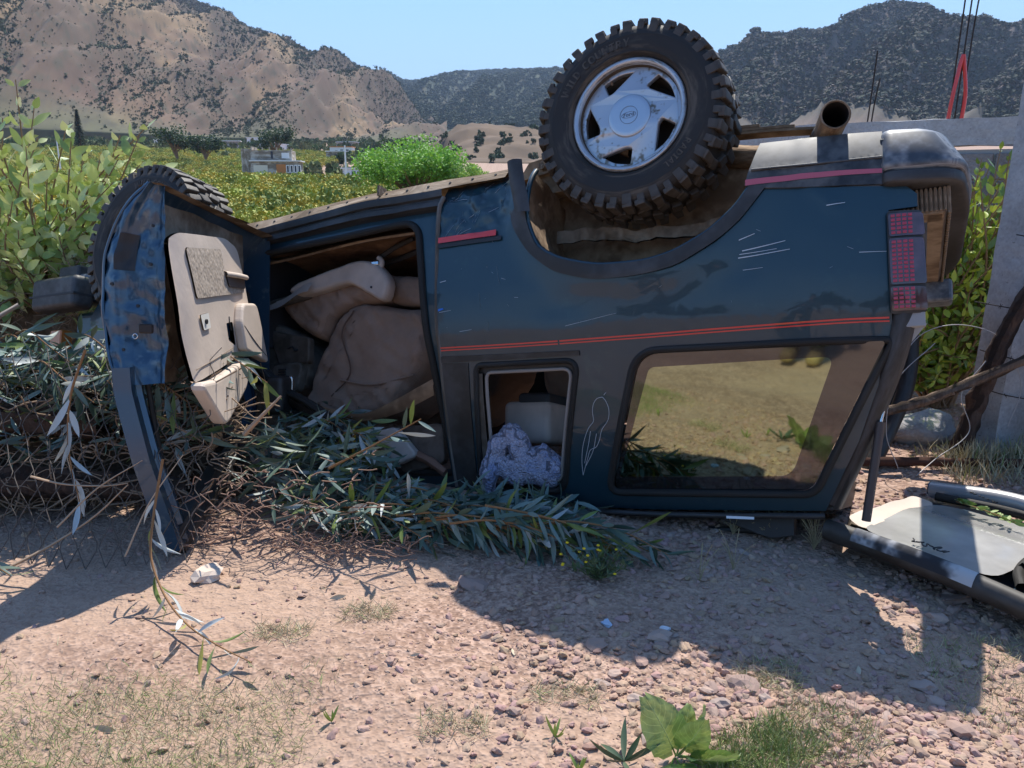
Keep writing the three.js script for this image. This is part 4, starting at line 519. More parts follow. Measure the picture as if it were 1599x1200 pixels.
{
  const c2 = rw.clone(); c2.name = 'wheel'; car.add(c2); c2.position.set(.0386, .154, -.745); c2.rotation.set(0, Math.PI, .6);
  const fw = rw.clone(); fw.name = 'wheel'; car.add(fw); fw.scale.setScalar(1.02); fw.position.copy(V(-1.80, 1.05, -4.08).applyMatrix4(car.matrixWorld.clone().invert())); fw.rotation.set(.05, .02, 2.2);
  const f2 = rw.clone(); f2.name = 'wheel'; car.add(f2); f2.position.set(2.66, .25, -.72); f2.rotation.set(0, Math.PI - .2, 1.0);
  mesh('steering_link', tube([[2.66, .27, .55], [2.62, .3, 0], [2.64, .27, -.55]], .022, 10, 7), M.tan, car); mesh('mud_flap', (() => { const g = new THREE.PlaneGeometry(.2, .26, 6, 8); displace(g, (x, y) => [2.22 + .10 * Math.cos(y * 8) + .02 * x, .32 - y * .5, .70 + x]); g.computeVertexNormals(); return boxUV(g); })(), M.trim, car);
}
var tailgateM, tailZ;
// ---- the open door (hinged at the front, swung out toward us, trim pulled loose). Door frame: x = -distance from hinge, y = height, z = outward
{
  const d = grp('door', car); const m = new THREE.Matrix4().set(.41143, .05891, .90954, 2.1176, -.13767, .99048, -.00187, .0613, -.90098, -.12445, .41562, .9366, 0, 0, 0, 1); m.decompose(d.position, d.quaternion, d.scale); d.scale.set(1, 1, 1);
  const zd = (x, y) => .015 - (y < .66 ? .16 * ((.66 - y) / .31) ** 2 : 0) - (y > .82 ? .07 * ((y - .82) / .28) ** 2 : 0) + .008 * ns(x * 5, y * 5, 6);
  mesh('outer_skin', sheet(dens([[0, .36], [-1.19, .345], [-1.205, .5], [-1.205, 1.07], [0, 1.10]], .08), [], zd, .008, .07), M.doorPaint, d);
  // shut face at the free edge: pressed, dented and turned toward the camera
  const SF = (s, y) => { // s 0 (outer skin) .. 1 (inner)
    const zo = zd(-1.2, y); const z = lerp(zo, -.185, s); let x = -1.205 - .012 * Math.sin(Math.PI * Math.min(1, s * 1.6)) + .03 * sstep(.25, .4, s) * sstep(.95, .8, s); x += .016 * ns(s * 3, y * 9, 4) + .009 * ns(s * 7, y * 22, 5) + .03 * sstep(.35, .6, s) * Math.exp(-(((y - .93) / .08) ** 2)); x += .05 * sstep(.62, 1, s); return V(x, y + .012 * ns(s * 2, y * 5, 8), z); };
  const P = [], I = [], U = []; const nj = 70, nk = 22; for (let j = 0; j <= nj; j++) for (let k = 0; k <= nk; k++) { const y = lerp(.345, 1.085, j / nj), p = SF(k / nk, y); P.push(p.x, p.y, p.z); U.push(k / nk * .2, y); } for (let j = 0; j < nj; j++) for (let k = 0; k < nk; k++) { const q = j * (nk + 1) + k; I.push(q, q + 1, q + nk + 2, q, q + nk + 2, q + nk + 1); }
  const g = new THREE.BufferGeometry(); g.setAttribute('position', new THREE.Float32BufferAttribute(P, 3)); g.setAttribute('uv', new THREE.Float32BufferAttribute(U, 2)); g.setIndex(I); g.computeVertexNormals(); mesh('shut_face', g, M.doorPaint, d);
  mesh('black_patch', (() => { const g = new THREE.PlaneGeometry(.09, .13, 6, 8); displace(g, (x, y) => { const s = .38 - x * 3.4, p = SF(s, .60 + y); return [p.x - .006, p.y, p.z]; }); return smooth(ni(g)); })(), M.black, d);
  mesh('latch', boxUV(box(.02, .035, .05, -1.192, .88, -.135, .006)), M.iron, d); const st = mesh('striker_ring', new THREE.TorusGeometry(.009, .003, 6, 16), M.chrome, d); st.position.copy(SF(.45, .91)).add(V(-.004, 0, 0)); st.rotation.y = Math.PI / 2;
  for (const [s, y] of [[.74, .50], [.76, .64], [.2, .72], [.3, .96], [.55, .8]]) { const b = mesh('bolt', new THREE.CylinderGeometry(.006, .006, .006, 8), M.black, d); b.position.copy(SF(s, y)).add(V(-.003, 0, 0)); b.rotation.z = Math.PI / 2; }
  mesh('edge_fold', tube(Array.from({ length: 12 }, (_, i) => { const y = lerp(.345, 1.085, i / 11); return SF(0, y).add(V(-.002, 0, .002)); }), .006, 50, 6), M.doorPaint, d);
  // bottom edge (uppermost now), dusty
  mesh('bottom_edge', (() => { const g = new THREE.PlaneGeometry(1.2, .085, 30, 6); displace(g, (x, y) => [x - .605, .350 + .006 * ns(x * 5, y * 20, 3) + .25 * Math.max(0, y), y - .150]); return smooth(ni(g)); })(), M.dust, d);
  mesh('inner_shell', sheet([[-.26, .37], [-1.115, .36], [-1.115, 1.08], [-.22, 1.08]], [roundPoly([[-.35, .55], [-.8, .55], [-.8, .9], [-.3, .9]], .05)], (x, y) => -.115 + .008 * ns(x * 6, y * 6, 7), .006, .1), mat({ color: C(.30, .25, .20), map: T_dirt, roughness: .85 }), d);
  mesh('hinge_edge', boxUV(box(.012, .72, .17, -.03, .72, -.09)), M.doorPaint, d);
  // window frame: pressed channel
  const chan = (pts, w, t, m, nm, seg = 40) => { const c = new THREE.CatmullRomCurve3(pts.map(p => V(...p)), false, 'catmullrom', .25); const sh = [[-w, -t], [-w * .3, -t * .9], [0, -t * .2], [w * .4, -t * .9], [w, -t * .6], [w, t], [-w, t]]; const P = [], I = []; const fr = seg; for (let i = 0; i <= fr; i++) { const p = c.getPointAt(i / fr), tg = c.getTangentAt(i / fr); const nz = V(0, 0, 1).addScaledVector(tg, -tg.z).normalize(), nx = tg.clone().cross(nz); for (let k = 0; k <= sh.length; k++) { const q = sh[k % sh.length], r = p.clone().addScaledVector(nx, q[0]).addScaledVector(nz, q[1]); P.push(r.x, r.y, r.z); } } const n = sh.length + 1; for (let i = 0; i < fr; i++) for (let k = 0; k < n - 1; k++) { const q = i * n + k; I.push(q, q + 1, q + n + 1, q, q + n + 1, q + n); } let g = new THREE.BufferGeometry(); g.setAttribute('position', new THREE.Float32BufferAttribute(P, 3)); g.setIndex(I); return mesh(nm, boxUV(toCreasedNormals(g, .6)), m, d); };
  chan([[-1.175, 1.02, -.06], [-1.165, 1.12, -.065], [-1.15, 1.35, -.12], [-1.10, 1.60, -.185], [-1.075, 1.705, -.205]], .056, .034, M.doorPaint, 'window_frame_rear');
  chan([[-1.10, 1.69, -.205], [-.85, 1.56, -.20], [-.62, 1.44, -.195]], .05, .030, M.trim, 'window_frame_top');
  chan([[-.64, 1.448, -.196], [-.45, 1.36, -.19], [-.33, 1.32, -.175]], .03, .024, M.trim, 'window_frame_top');
  chan([[-.34, 1.325, -.175], [-.15, 1.22, -.13], [-.05, 1.10, -.07]], .026, .022, M.doorPaint, 'window_frame_front');
  mesh('window_channel', tube([[-1.115, 1.03, -.09], [-1.09, 1.4, -.15], [-1.05, 1.66, -.20]], .010, 30, 6), M.rubber, d);
  mesh('corner_cap', boxUV(box(.06, .035, .05, -1.08, 1.712, -.205, .012)), M.trim, d);
  // mirror
  mesh('mirror_shell', (() => { const g = new RoundedBoxGeometry(.16, .19, .10, 3, .03); displace(g, (x, y, z) => [x - .16, y + 1.16 + .05 * z, z - .27]); g.computeVertexNormals(); return boxUV(g); })(), M.trim, d); mesh('mirror_bezel', boxUV(box(.03, .195, .105, -.085, 1.16, -.27, .012)), M.chrome, d);
  // trim panel group, tilted open away from the metal
  const before = d.children.length;
  const t = mesh('trim_panel', (() => { const pts = roundPoly([[-1.185, .555], [-1.125, .515], [-.56, .445], [-.40, .465], [-.352, .60], [-.335, .735], [-.272, .985], [-.60, .955], [-.66, .985], [-1.135, 1.078], [-1.17, .89]], [.05, .05, .06, .05, .05, .1, .02, .02, .02, .02, .1], 5); return sheet(pts, [roundPoly([[-.705, .832], [-.617, .820], [-.613, .925], [-.70, .905]], .01, 3)], (x, y) => { const e = Math.min(1, Math.max(0, (-x - 1.05) / .12)); return -.205 + .025 * e * e + .006 * ns(x * 4, y * 4, 3) - .07 * (1 - sstep(.45, 1.0, y)) * 0; }, .018, .05); })(), M.beige, d);
  const flip = (x, y) => -.2235 + .025 * Math.max(0, (-x - 1.05) / .12) ** 2 + .006 * ns(x * 4, y * 4, 3);
  mesh('carpet_inset', sheet(roundPoly([[-1.092, .565], [-.668, .510], [-.666, .60], [-.40, .60], [-.40, .672], [-1.045, .755]], .02, 3), [], lift(flip, -.001), .006, .05), M.carpet, d);
  mesh('map_pocket_lip', tube([[-.668, .615, -.235], [-.52, .607, -.252], [-.385, .600, -.245]], .012, 16, 8), M.beige, d); mesh('map_pocket', sheet(roundPoly([[-.665, .62], [-.385, .60], [-.40, .655], [-.64, .668]], .015, 3), [], lift(flip, -.0095), .004, .05), mat({ color: C(.12, .085, .065), roughness: .9 }), d);
  mesh('switch_plate', sheet(roundPoly([[-1.028, .817], [-.928, .802], [-.926, .862], [-1.006, .876]], .008, 3), [], lift(flip, -.004), .004, .1), mat({ color: C(.72, .68, .60), roughness: .5 }), d); const hb = mesh('crank_hole', new THREE.CylinderGeometry(.010, .010, .006, 12).rotateX(Math.PI / 2), M.black, d); hb.position.set(-.98, .84, -.233);
  mesh('handle_recess', sheet([[-.70, .838], [-.622, .828], [-.618, .918], [-.692, .90]], [], () => -.19, .004, .1), M.black, d);
  mesh('pull_pocket', (() => { const g = extr(roundPoly([[-.60, .83], [-.548, .745], [-.345, .73], [-.318, .80], [-.275, .985], [-.585, .935]], [.02, .03, .03, .03, .01, .01], 4), .02, .012); g.translate(0, 0, -.255); return boxUV(g); })(), M.beige, d); mesh('pull_groove', tube([[-.59, .835, -.266], [-.46, .90, -.268], [-.29, .965, -.266]], .0025, 14, 5), M.black, d);
  mesh('armrest_crack', tube([[-.66, .80, -.2255], [-.665, .83, -.226], [-.655, .86, -.226]], .0022, 6, 5), M.black, d); mesh('armrest_edge', tube([[-1.13, 1.03, -.222], [-.9, .985, -.226], [-.66, .935, -.227]], .0018, 14, 5), mat({ color: C(.2, .15, .11), roughness: .9 }), d);
  mesh('loose_armrest', (() => { const g = extr(roundPoly([[-1.135, 1.092], [-.99, 1.085], [-.50, .990], [-.61, 1.10], [-.90, 1.225], [-.95, 1.235]], [.02, .05, .02, .04, .02, .02], 4), .03, .014); g.translate(0, 0, -.235); return boxUV(g); })(), M.beige, d);
  for (const q of d.children.slice(before)) { q.updateMatrix(); const k = new THREE.Matrix4().set(1, 0, 0, 0, 0, 1, 0, 0, .09, -.14, 1, .172, 0, 0, 0, 1); if (q.position.lengthSq() > 0) { const z = .09 * q.position.x - .14 * q.position.y + .172; q.position.z += z; } else q.geometry.applyMatrix4(k); }
  mesh('door_cable', tube([[-.30, 1.0, -.23], [-.27, 1.12, -.25], [-.29, 1.25, -.26], [-.28, 1.32, -.24]], .0025, 24, 5), M.dust, d);
}
// ---- interior
{
  const pill = (name, pts, z0, z1, bev, m, rounds = .05, parent = car, amp = .008) => { const g = new THREE.ExtrudeGeometry(shapeOf(smoothPoly(pts, 56, true, .4)), { depth: Math.max(.02, z1 - z0 - 2 * bev), bevelEnabled: true, bevelSize: bev * .8, bevelThickness: bev, bevelOffset: -bev * .8, bevelSegments: 6 }); g.translate(0, 0, z0 + bev); const s = smooth(displace(new TessellateModifier(.03, 8).modify(ni(g)), (x, y, z) => [x + amp * ns(x * 7, y * 7, z * 7), y + amp * ns(x * 7 + 9, y * 7, z * 7), z + amp * 1.6 * ns(x * 6, y * 6, z * 6 + 4) + amp * 1.5 * ns(x * 20 + y * 15, y * 7 - x * 3, 3) + amp * .8 * ns(x * 42 - y * 20, y * 16, 7)]), 1e-4); return mesh(name, s, m, parent); };
  const s = grp('front_seat', car);
  pill('backrest', [[1.571, .740], [1.270, .785], [1.162, .825], [1.154, 1.048], [1.254, 1.170], [1.401, 1.310], [1.726, 1.330], [1.944, 1.300], [1.906, 1.181], [1.812, .947], [1.714, .800]], .12, .60, .07, M.seat, 0, s, .012);
  pill('cushion', [[2.10, .72], [2.035, .65], [1.752, .578], [1.421, .594], [1.394, .729], [1.576, .745], [1.740, .80], [1.818, .915], [1.977, .843]], .16, .62, .06, M.seat, 0, s, .012);
  pill('side_shield', [[1.985, .660], [1.916, .612], [1.70, .565], [1.539, .538], [1.417, .567], [1.334, .666], [1.369, .760], [1.469, .715], [1.594, .655], [1.781, .680], [1.911, .695]], .60, .68, .028, M.seatHard, 0, s, .003);
  pill('cushion_roll', [[1.46, .60], [1.20, .63], [1.02, .66], [1.02, .78], [1.20, .775], [1.45, .72]], .2, .56, .05, M.seat, 0, s, .012);
  for (const [x, y] of [[1.435, .69], [1.87, .655]]) { const b = mesh('screw_hole', new THREE.CylinderGeometry(.006, .006, .004, 8).rotateX(Math.PI / 2), M.black, s); b.position.set(x, y, .683); }
  const lv = mesh('recliner_cap', new THREE.TorusGeometry(.030, .014, 8, 20, 4.5), M.seatHard, s); lv.position.set(1.43, .565, .65); mesh('recliner', boxUV(box(.05, .03, .03, 1.43, .565, .66, .01)), M.chrome, s);
  mesh('seat_seam', tube([[1.60, .78, .605], [1.66, .90, .618], [1.60, 1.10, .612], [1.72, 1.22, .606]], .004, 30, 5), mat({ color: C(.12, .07, .05), roughness: 1 }), s); mesh('seat_pocket', tube([[1.66, 1.14, .612], [1.45, 1.17, .616], [1.22, 1.13, .60]], .006, 20, 6), M.seat, s); mesh('torn_foam', boxUV(box(.10, .03, .05, 1.88, .80, .58, .015)), mat({ color: C(.4, .28, .12), roughness: 1 }), s);
  mesh('seat_rail', boxUV(tube([[2.0, .56, .5], [1.5, .52, .5], [1.15, .47, .55]], .016, 16, 5)), M.iron, s); mesh('seat_bracket', tube([[1.50, .545, .6], [1.35, .49, .63], [1.22, .455, .64]], .014, 12, 5), M.iron, s);
  const s2 = s.clone(); s2.name = 'front_seat'; car.add(s2); s2.position.set(-.03, 0, -.72);
  const ds = grp('dashboard', car); pill('dash_body', [[2.20, .82], [2.02, .86], [1.90, 1.0], [1.92, 1.16], [2.10, 1.20], [2.24, 1.16]], -.70, .62, .04, M.dash, 0, ds, .004); mesh('glove_box_lid', extr(roundPoly([[2.14, .86], [1.87, .915], [1.865, 1.035], [2.06, 1.035]], .012, 3), .03, .008).translate(0, 0, .60), mat({ color: C(.15, .135, .125), map: T_dirt, roughness: .7 }), ds); mesh('lower_pad', extr(roundPoly([[2.09, 1.05], [1.90, 1.05], [1.93, 1.19], [2.10, 1.19]], .03, 4), .04, .01).translate(0, 0, .60), M.dash, ds); for (let i = 0; i < 6; i++) mesh('vent_slat', box(.045, .007, .012, 2.02, 1.075 + i * .014, .655), M.black, ds); mesh('lid_scuff', tube([[2.0, .96, .64], [1.97, .955, .641], [1.95, .975, .641], [1.93, .97, .64]], .006, 12, 5), M.black, ds);
  mesh('kick_panel', boxUV(box(.03, .5, .5, 2.13, .70, .5)), M.black, car); mesh('heater_duct', tube([[2.12, .74, .70], [1.95, .70, .66], [1.85, .66, .60]], .025, 12, 6), M.dash, car);
  mesh('kick_trim', (() => { const g = new THREE.PlaneGeometry(.40, .10, 14, 4); displace(g, (x, y) => [x + 2.0, .735 + y * .5 - .06 * sstep(.0, -.2, x) + .015 * Math.sin(x * 12), .72 + y * .3]); g.computeVertexNormals(); return boxUV(g); })(), M.seatHard, car);
  // A-pillar, bent down with the crushed roof front
  mesh('windscreen_pillar', boxUV(taper([[2.12, .98, .76], [2.05, 1.10, .76], [1.894, 1.215, .76], [1.679, 1.315, .76], [1.50, 1.44, .76], [1.40, 1.575, .75]], .042, .034, 50, 8, .15)), M.trim, car); mesh('pillar_seal', tube([[2.10, 1.03, .81], [1.93, 1.17, .81], [1.70, 1.275, .81], [1.52, 1.39, .80], [1.43, 1.53, .79]], .014, 40, 6), M.rubber, car); mesh('far_windscreen_pillar', boxUV(taper([[2.12, 1.05, -.72], [1.75, 1.35, -.65], [1.5, 1.55, -.58]], .04, .035, 20, 8, .1)), M.trim, car); mesh('crushed_header', boxUV(taper([[1.46, 1.60, .70], [1.42, 1.62, .2], [1.44, 1.58, -.3], [1.5, 1.54, -.58]], .05, .04, 30, 8, .4)), M.trim, car);
  mesh('roof_trim_strip', (() => { const c = new THREE.CatmullRomCurve3([V(1.884, 1.236, .72), V(1.609, 1.317, .73), V(1.411, 1.345, .73), V(1.225, 1.294, .72), V(1.02, 1.205, .71)]); const P = [], I = [], n = 40; for (let i = 0; i <= n; i++) { const p = c.getPointAt(i / n), w = .018 + .022 * sstep(.45, .9, i / n); P.push(p.x - .006, p.y - w, p.z + .012, p.x, p.y, p.z + .022, p.x + .006, p.y + w, p.z); } for (let i = 0; i < n; i++) for (let k = 0; k < 2; k++) { const q = i * 3 + k; I.push(q, q + 1, q + 4, q, q + 4, q + 3); } const g = new THREE.BufferGeometry(); g.setAttribute('position', new THREE.Float32BufferAttribute(P, 3)); g.setIndex(I); g.computeVertexNormals(); return boxUV(g); })(), mat({ color: C(.36, .23, .14), map: T_dirt, roughness: .7 }), car);
  mesh('dash_fragment', boxUV(extr(roundPoly([[1.30, 1.40], [1.02, 1.38], [1.0, 1.55], [1.22, 1.60]], .03), .03, .01).translate(0, 0, .62)), mat({ color: C(.16, .12, .10), map: T_dirt, roughness: .8 }), car); mesh('broken_trim', boxUV(extr(roundPoly([[1.35, 1.42], [1.24, 1.40], [1.12, 1.52], [1.22, 1.56]], .02), .03, .01).translate(0, 0, .68)), M.seatHard, car); mesh('roof_debris', boxUV(taper([[1.30, 1.50, .66], [1.1, 1.53, .68], [.97, 1.60, .68]], .03, .02, 16, 6, .5)), mat({ color: C(.22, .11, .07), roughness: .9 }), car); mesh('yellow_strap', tube([[1.43, 1.40, .80], [1.40, 1.42, .81], [1.41, 1.50, .80], [1.40, 1.535, .80]], .008, 16, 6), mat({ color: C(.55, .30, .02), roughness: .6 }), car);
  // rear cabin seen through the open side window
  mesh('rear_console', boxUV(box(.24, .20, .3, .66, 1.36, .34, .03, 3)), M.seatHard, car); mesh('console_tray', boxUV(box(.16, .06, .24, .63, 1.25, .36, .02, 2)), M.black, car); pill('rear_seat_back', [[.75, .70], [.45, .66], [.15, .68], [.12, 1.22], [.40, 1.30], [.70, 1.22]], -.5, .18, .06, M.seat, 0, car, .01); mesh('cargo_bag', (() => { const g = new THREE.SphereGeometry(.2, 24, 18); displace(g, (x, y, z) => { const k = 1 + .5 * ns(x * 7, y * 7, z * 7); return [x * k * 1.1 + .25, y * k * .8 + 1.52, z * k + .25]; }); g.computeVertexNormals(); return boxUV(g); })(), mat({ color: C(.02, .022, .02), roughness: .5 }), car);
}
// ---- tailgate, swung open on its roof hinges and resting on the ground
{
  const t = grp('tailgate', car); const u = V(.62, -.06, .78).normalize(), v0 = V(.78, -.08, -.62), w = u.clone().cross(v0).normalize(), zl = u.clone().cross(w);
  const mw = new THREE.Matrix4().makeBasis(u, w, zl).setPosition(1.19, .13, -2.74);
  const local = new THREE.Matrix4().copy(car.matrixWorld).invert().multiply(mw); local.decompose(t.position, t.quaternion, t.scale); t.scale.set(1, 1, 1);
  // local: x along the gate away from the hinge, y up (inner face), -z across to the far side
  const Z = -1; const sh = (pts, holes, yf, th, e = .06) => sheet(pts.map(p => [p[0], p[1]]), holes, yf, th, e).applyMatrix4(new THREE.Matrix4().set(1, 0, 0, 0, 0, 0, 1, 0, 0, -1, 0, 0, 0, 0, 0, 1)).applyMatrix4(new THREE.Matrix4().makeScale(1, 1, -Z)); // x,y -> x,z ; height -> y
  const bow = (x, z) => .03 * Math.sin(Math.PI * Math.min(1, x / 1.1)) + .0;
  const outline = roundPoly([[0, .02], [.05, -.01], [1.10, -.06], [1.12, .90], [.05, .86], [0, .82]], .04, 4);
  mesh('outer_skin', sh(outline, [], (x, z) => bow(x, z) - .045 + .01 * ns(x * 4, z * 4, 2), .012, .09), M.doorPaint, t);
  mesh('near_edge_rail', (() => { const g = tube(Array.from({ length: 9 }, (_, i) => { const x = i / 8 * 1.10; return [x, bow(x) - .016, Z * (-.012 - .05 * x * .95)]; }), .028, 60, 8); return boxUV(displace(g, (x, y, z) => [x, (y - bow(x)) * 1.5 + bow(x), z])); })(), mat({ color: C(.075, .072, .07), map: T_dirt, roughness: .6 }), t);
  mesh('scraped_patch', (() => { const g = new THREE.PlaneGeometry(.42, .045, 30, 4); displace(g, (x, y) => { const X = x + .32, a = (y / .045 + .5) * 1.9 + .2; return [X, bow(X) - .024 + .0435 * Math.sin(a - .2), Z * (-.012 - .0475 * X - .0292 * Math.cos(a - .2))]; }); g.computeVertexNormals(); return boxUV(g); })(), mat({ map: dtex(256, (u2, v2) => { const a = tf(u2, v2, 8, 5, 201); return mixc([.18, .18, .19], [.72, .72, .72], sstep(.38, .58, a)); }, true), roughness: .9 }), t);
  mesh('far_edge_rail', tube([[0, .0, Z * .84], [.4, .045, Z * .875], [.8, .04, Z * .895], [1.1, .01, Z * .90]], .03, 40, 8), M.doorPaint, t);
  mesh('grey_inner_rail', tube([[.04, .02, Z * .76], [.3, .075, Z * .765], [.45, .085, Z * .755], [.56, .08, Z * .70], [.61, .06, Z * .62]], .036, 40, 8), mat({ color: C(.42, .41, .41), roughness: .35, metalness: .3 }), t);
  mesh('black_seal', tube([[.10, .03, Z * .66], [.35, .058, Z * .69], [.47, .065, Z * .675], [.55, .06, Z * .61], [.575, .05, Z * .40], [.59, .045, Z * .15], [.64, .035, Z * .02]], .018, 60, 7), M.rubber, t);
  mesh('rear_glass', sh(roundPoly([[.10, .03], [.56, 0], [.58, .30], [.54, .60], [.44, .66], [.12, .62]], .08, 5), [], (x, z) => bow(x, z) + .004 + .018 * Math.exp(-(((z - .36) / .12) ** 2)), .006, .06), mat({ color: C(.52, .50, .46), map: M.soft, roughness: .22, clearcoat: .8, clearcoatRoughness: .12 }), t);
  mesh('hinge_pad', sh(roundPoly([[.02, .08], [.11, .05], [.13, .60], [.03, .62]], .05, 5), [], (x, z) => .018 + .012 * ns(x * 9, z * 6, 3), .03, .04), M.beige, t);
  mesh('beige_trim', sh(roundPoly([[.60, .12], [.68, -.01], [1.10, -.04], [1.10, .84], [.36, .84], [.46, .755], [.58, .68]], [.06, .05, .03, .03, .06, .08, .12], 6), [], (x, z) => bow(x, z) + .045 + .055 * sstep(.60, .74, x) * sstep(.86, .7, z) + .012 * Math.sin(z * 8), .02, .05), mat({ color: C(.52, .47, .42), map: M.soft, roughness: .5 }), t);
  mesh('trim_edge', tube([[.60, .06, Z * .14], [.59, .075, Z * .40], [.595, .078, Z * .62]], .016, 20, 6), M.chrome, t);
  mesh('broken_clip', merge([tube([[.61, .09, Z * .28], [.65, .12, Z * .33], [.69, .14, Z * .36], [.73, .17, Z * .38]], .012, 12, 6), tube([[.62, .085, Z * .22], [.64, .11, Z * .26], [.66, .10, Z * .31]], .018, 10, 6), tube([[.61, .08, Z * .18], [.63, .10, Z * .22]], .010, 6, 5)]), M.black, t);
  const scr = (x0, z0, s, l) => { const P = []; for (let i = 0; i < 26; i++) { const k = i / 25; P.push([x0 + s * (k * .10 + .010 * Math.sin(i * 2.4)), bow(x0) + .046 + .012 * Math.exp(-k), Z * (z0 + s * .014 * Math.cos(i * 1.9) * (k > .75 ? 1.6 : 1))]); } mesh(l, tube(P, .0024, 120, 5), M.black, t); };
  scr(.20, .742, 1, 'marker_scribble'); { const P = []; for (let i = 0; i < 26; i++) { const k = i / 25, x = .28 + k * .12 + .006 * Math.sin(i * 2.1); P.push([x, bow(x) + .020 + .004 * Math.cos(i), Z * (.045 + .012 * Math.cos(i * 1.7) * (k > .7 ? 1.5 : .8))]); } mesh('marker_scribble', tube(P, .0024, 120, 5), M.black, t); }
  // green leaf sprig lying in the gate is its own thing (below); the gas strut joins gate and pillar
  const st = grp('gas_strut', car); const inv = car.matrixWorld.clone().invert(), top = V(1.35, .79, -2.72).applyMatrix4(inv), mid = V(1.30, .55, -2.66).applyMatrix4(inv), bot = V(1.26, .20, -2.60).applyMatrix4(inv);
  mesh('rod', tube([top, top.clone().lerp(mid, .5), mid], .0065, 8, 8), M.chrome, st); mesh('cylinder', tube([mid, mid.clone().lerp(bot, .5), bot], .0155, 8, 12), mat({ color: C(.05, .038, .036), roughness: .45 }), st); mesh('ball_mount', boxUV(new THREE.SphereGeometry(.02, 12, 10).translate(top.x, top.y, top.z)), M.chrome, st); mesh('mount_bracket', boxUV(box(.06, .05, .05, top.x, top.y, top.z - .02, .01)), M.doorPaint, st);
  tailgateM = mw.clone(); tailZ = Z;
}
// ---------------------------------------------------------------- towel in the side window
{
  const N = 44, inv = car.matrixWorld; const res = 44; const mc = new MarchingCubes(res, M.black, false, false, 60000); mc.isolation = 0; const cx = .60, cy = 1.52, cz = .66, S = .24;
  const caps = [[[.735, 1.71, .70], [.72, 1.60, .72], .034, .036], [[.72, 1.60, .72], [.685, 1.48, .70], .036, .042], [[.685, 1.48, .70], [.635, 1.43, .68], .044, .048], [[.635, 1.43, .68], [.595, 1.47, .68], .048, .042], [[.595, 1.47, .68], [.575, 1.56, .66], .042, .05], [[.575, 1.56, .66], [.50, 1.52, .64], .05, .045], [[.50, 1.52, .64], [.44, 1.57, .62], .045, .05], [[.66, 1.57, .66], [.48, 1.60, .62], .06, .06], [[.62, 1.52, .64], [.62, 1.60, .66], .05, .05]];
  const sd = (p) => { let d = 1; for (const [a, b, r0, r1] of caps) { const ab = [b[0] - a[0], b[1] - a[1], b[2] - a[2]], ap = [p[0] - a[0], p[1] - a[1], p[2] - a[2]], t = Math.max(0, Math.min(1, (ap[0] * ab[0] + ap[1] * ab[1] + ap[2] * ab[2]) / (ab[0] ** 2 + ab[1] ** 2 + ab[2] ** 2))); const q = Math.hypot(ap[0] - ab[0] * t, ap[1] - ab[1] * t, ap[2] - ab[2] * t) - lerp(r0, r1, t); const k = .018, h = Math.max(0, Math.min(1, .5 + .5 * (d - q) / k)); d = lerp(d, q, h) - k * h * (1 - h); } return d - .016 * ns(p[0] * 20, p[1] * 12, p[2] * 20) - .010 * ns(p[0] * 44 + p[1] * 20, p[1] * 24, p[2] * 44); };
  for (let k = 0; k < res; k++) for (let j = 0; j < res; j++) for (let i = 0; i < res; i++) mc.field[i + j * res + k * res * res] = -sd([cx + ((i - res / 2) / (res / 2)) * S, cy + ((j - res / 2) / (res / 2)) * S, cz + ((k - res / 2) / (res / 2)) * S]);
  mc.update(); const n = mc.count ?? mc.geometry.drawRange.count; const P = new Float32Array(n * 3); for (let i = 0; i < n; i++) { P[i * 3] = cx + mc.positionArray[i * 3] * S; P[i * 3 + 1] = cy + mc.positionArray[i * 3 + 1] * S; P[i * 3 + 2] = cz + mc.positionArray[i * 3 + 2] * S; }
  let g = new THREE.BufferGeometry(); g.setAttribute('position', new THREE.BufferAttribute(P, 3)); g.applyMatrix4(car.matrixWorld); g = mergeVertices(g, 1e-5); g.computeVertexNormals(); boxUV(g, 2);
  const m = mesh('towel', g, mat({ color: C(1, 1, 1), map: dtex(512, (u, v) => { const a = tn(u, v, 128, 301), b = tn(u, v, 256, 302), c = tf(u, v, 6, 4, 303); return mixc(mixc([.46, .45, .51], [.78, .76, .82], a * .5 + b * .5), [.45, .50, .66], sstep(.5, .7, c) * .5); }, true), roughness: 1, bumpMap: dtex(256, (u, v) => grey(tn(u, v, 96, 304))), bumpScale: .008, sheen: .5 })); tag(m, 'speckled blue grey towel bunched in the open side window', 'towel');
}
// ---------------------------------------------------------------- willow branches
const wTop = mat({ color: C(.075, .125, .085), roughness: .55, transmission: .12, thickness: 0 }), wPale = mat({ color: C(.52, .56, .54), roughness: .6, transmission: .2, thickness: 0 }), wBlue = mat({ color: C(.15, .225, .20), roughness: .5, transmission: .12, thickness: 0 }), wGreen = mat({ color: C(.17, .24, .05), roughness: .55, transmission: .3, thickness: 0 }), wYel = mat({ color: C(.34, .32, .05), roughness: .6, transmission: .3, thickness: 0 });
const wLeaf = [leafGeo(.13, .020, .3, .14, 6, 1, .10, .5), leafGeo(.11, .018, .15, .36, 6, 1, -.14, -.6), leafGeo(.145, .022, .35, -.12, 6, 1, .05, .9), leafGeo(.10, .020, .2, .05, 6, .9, -.06, .2), leafGeo(.12, .016, .7, .42, 6, 1, .12, -1.0), leafGeo(.085, .019, .1, .22, 6, .85, .02, .1)];
function pickW(pale) { const k = rnd(); if (pale > .5) return k < .55 ? wPale : k < .72 ? wGreen : k < .8 ? wYel : wBlue; return k < .36 ? wBlue : k < .74 ? wTop : k < .84 ? wPale : k < .96 ? wGreen : wYel; }
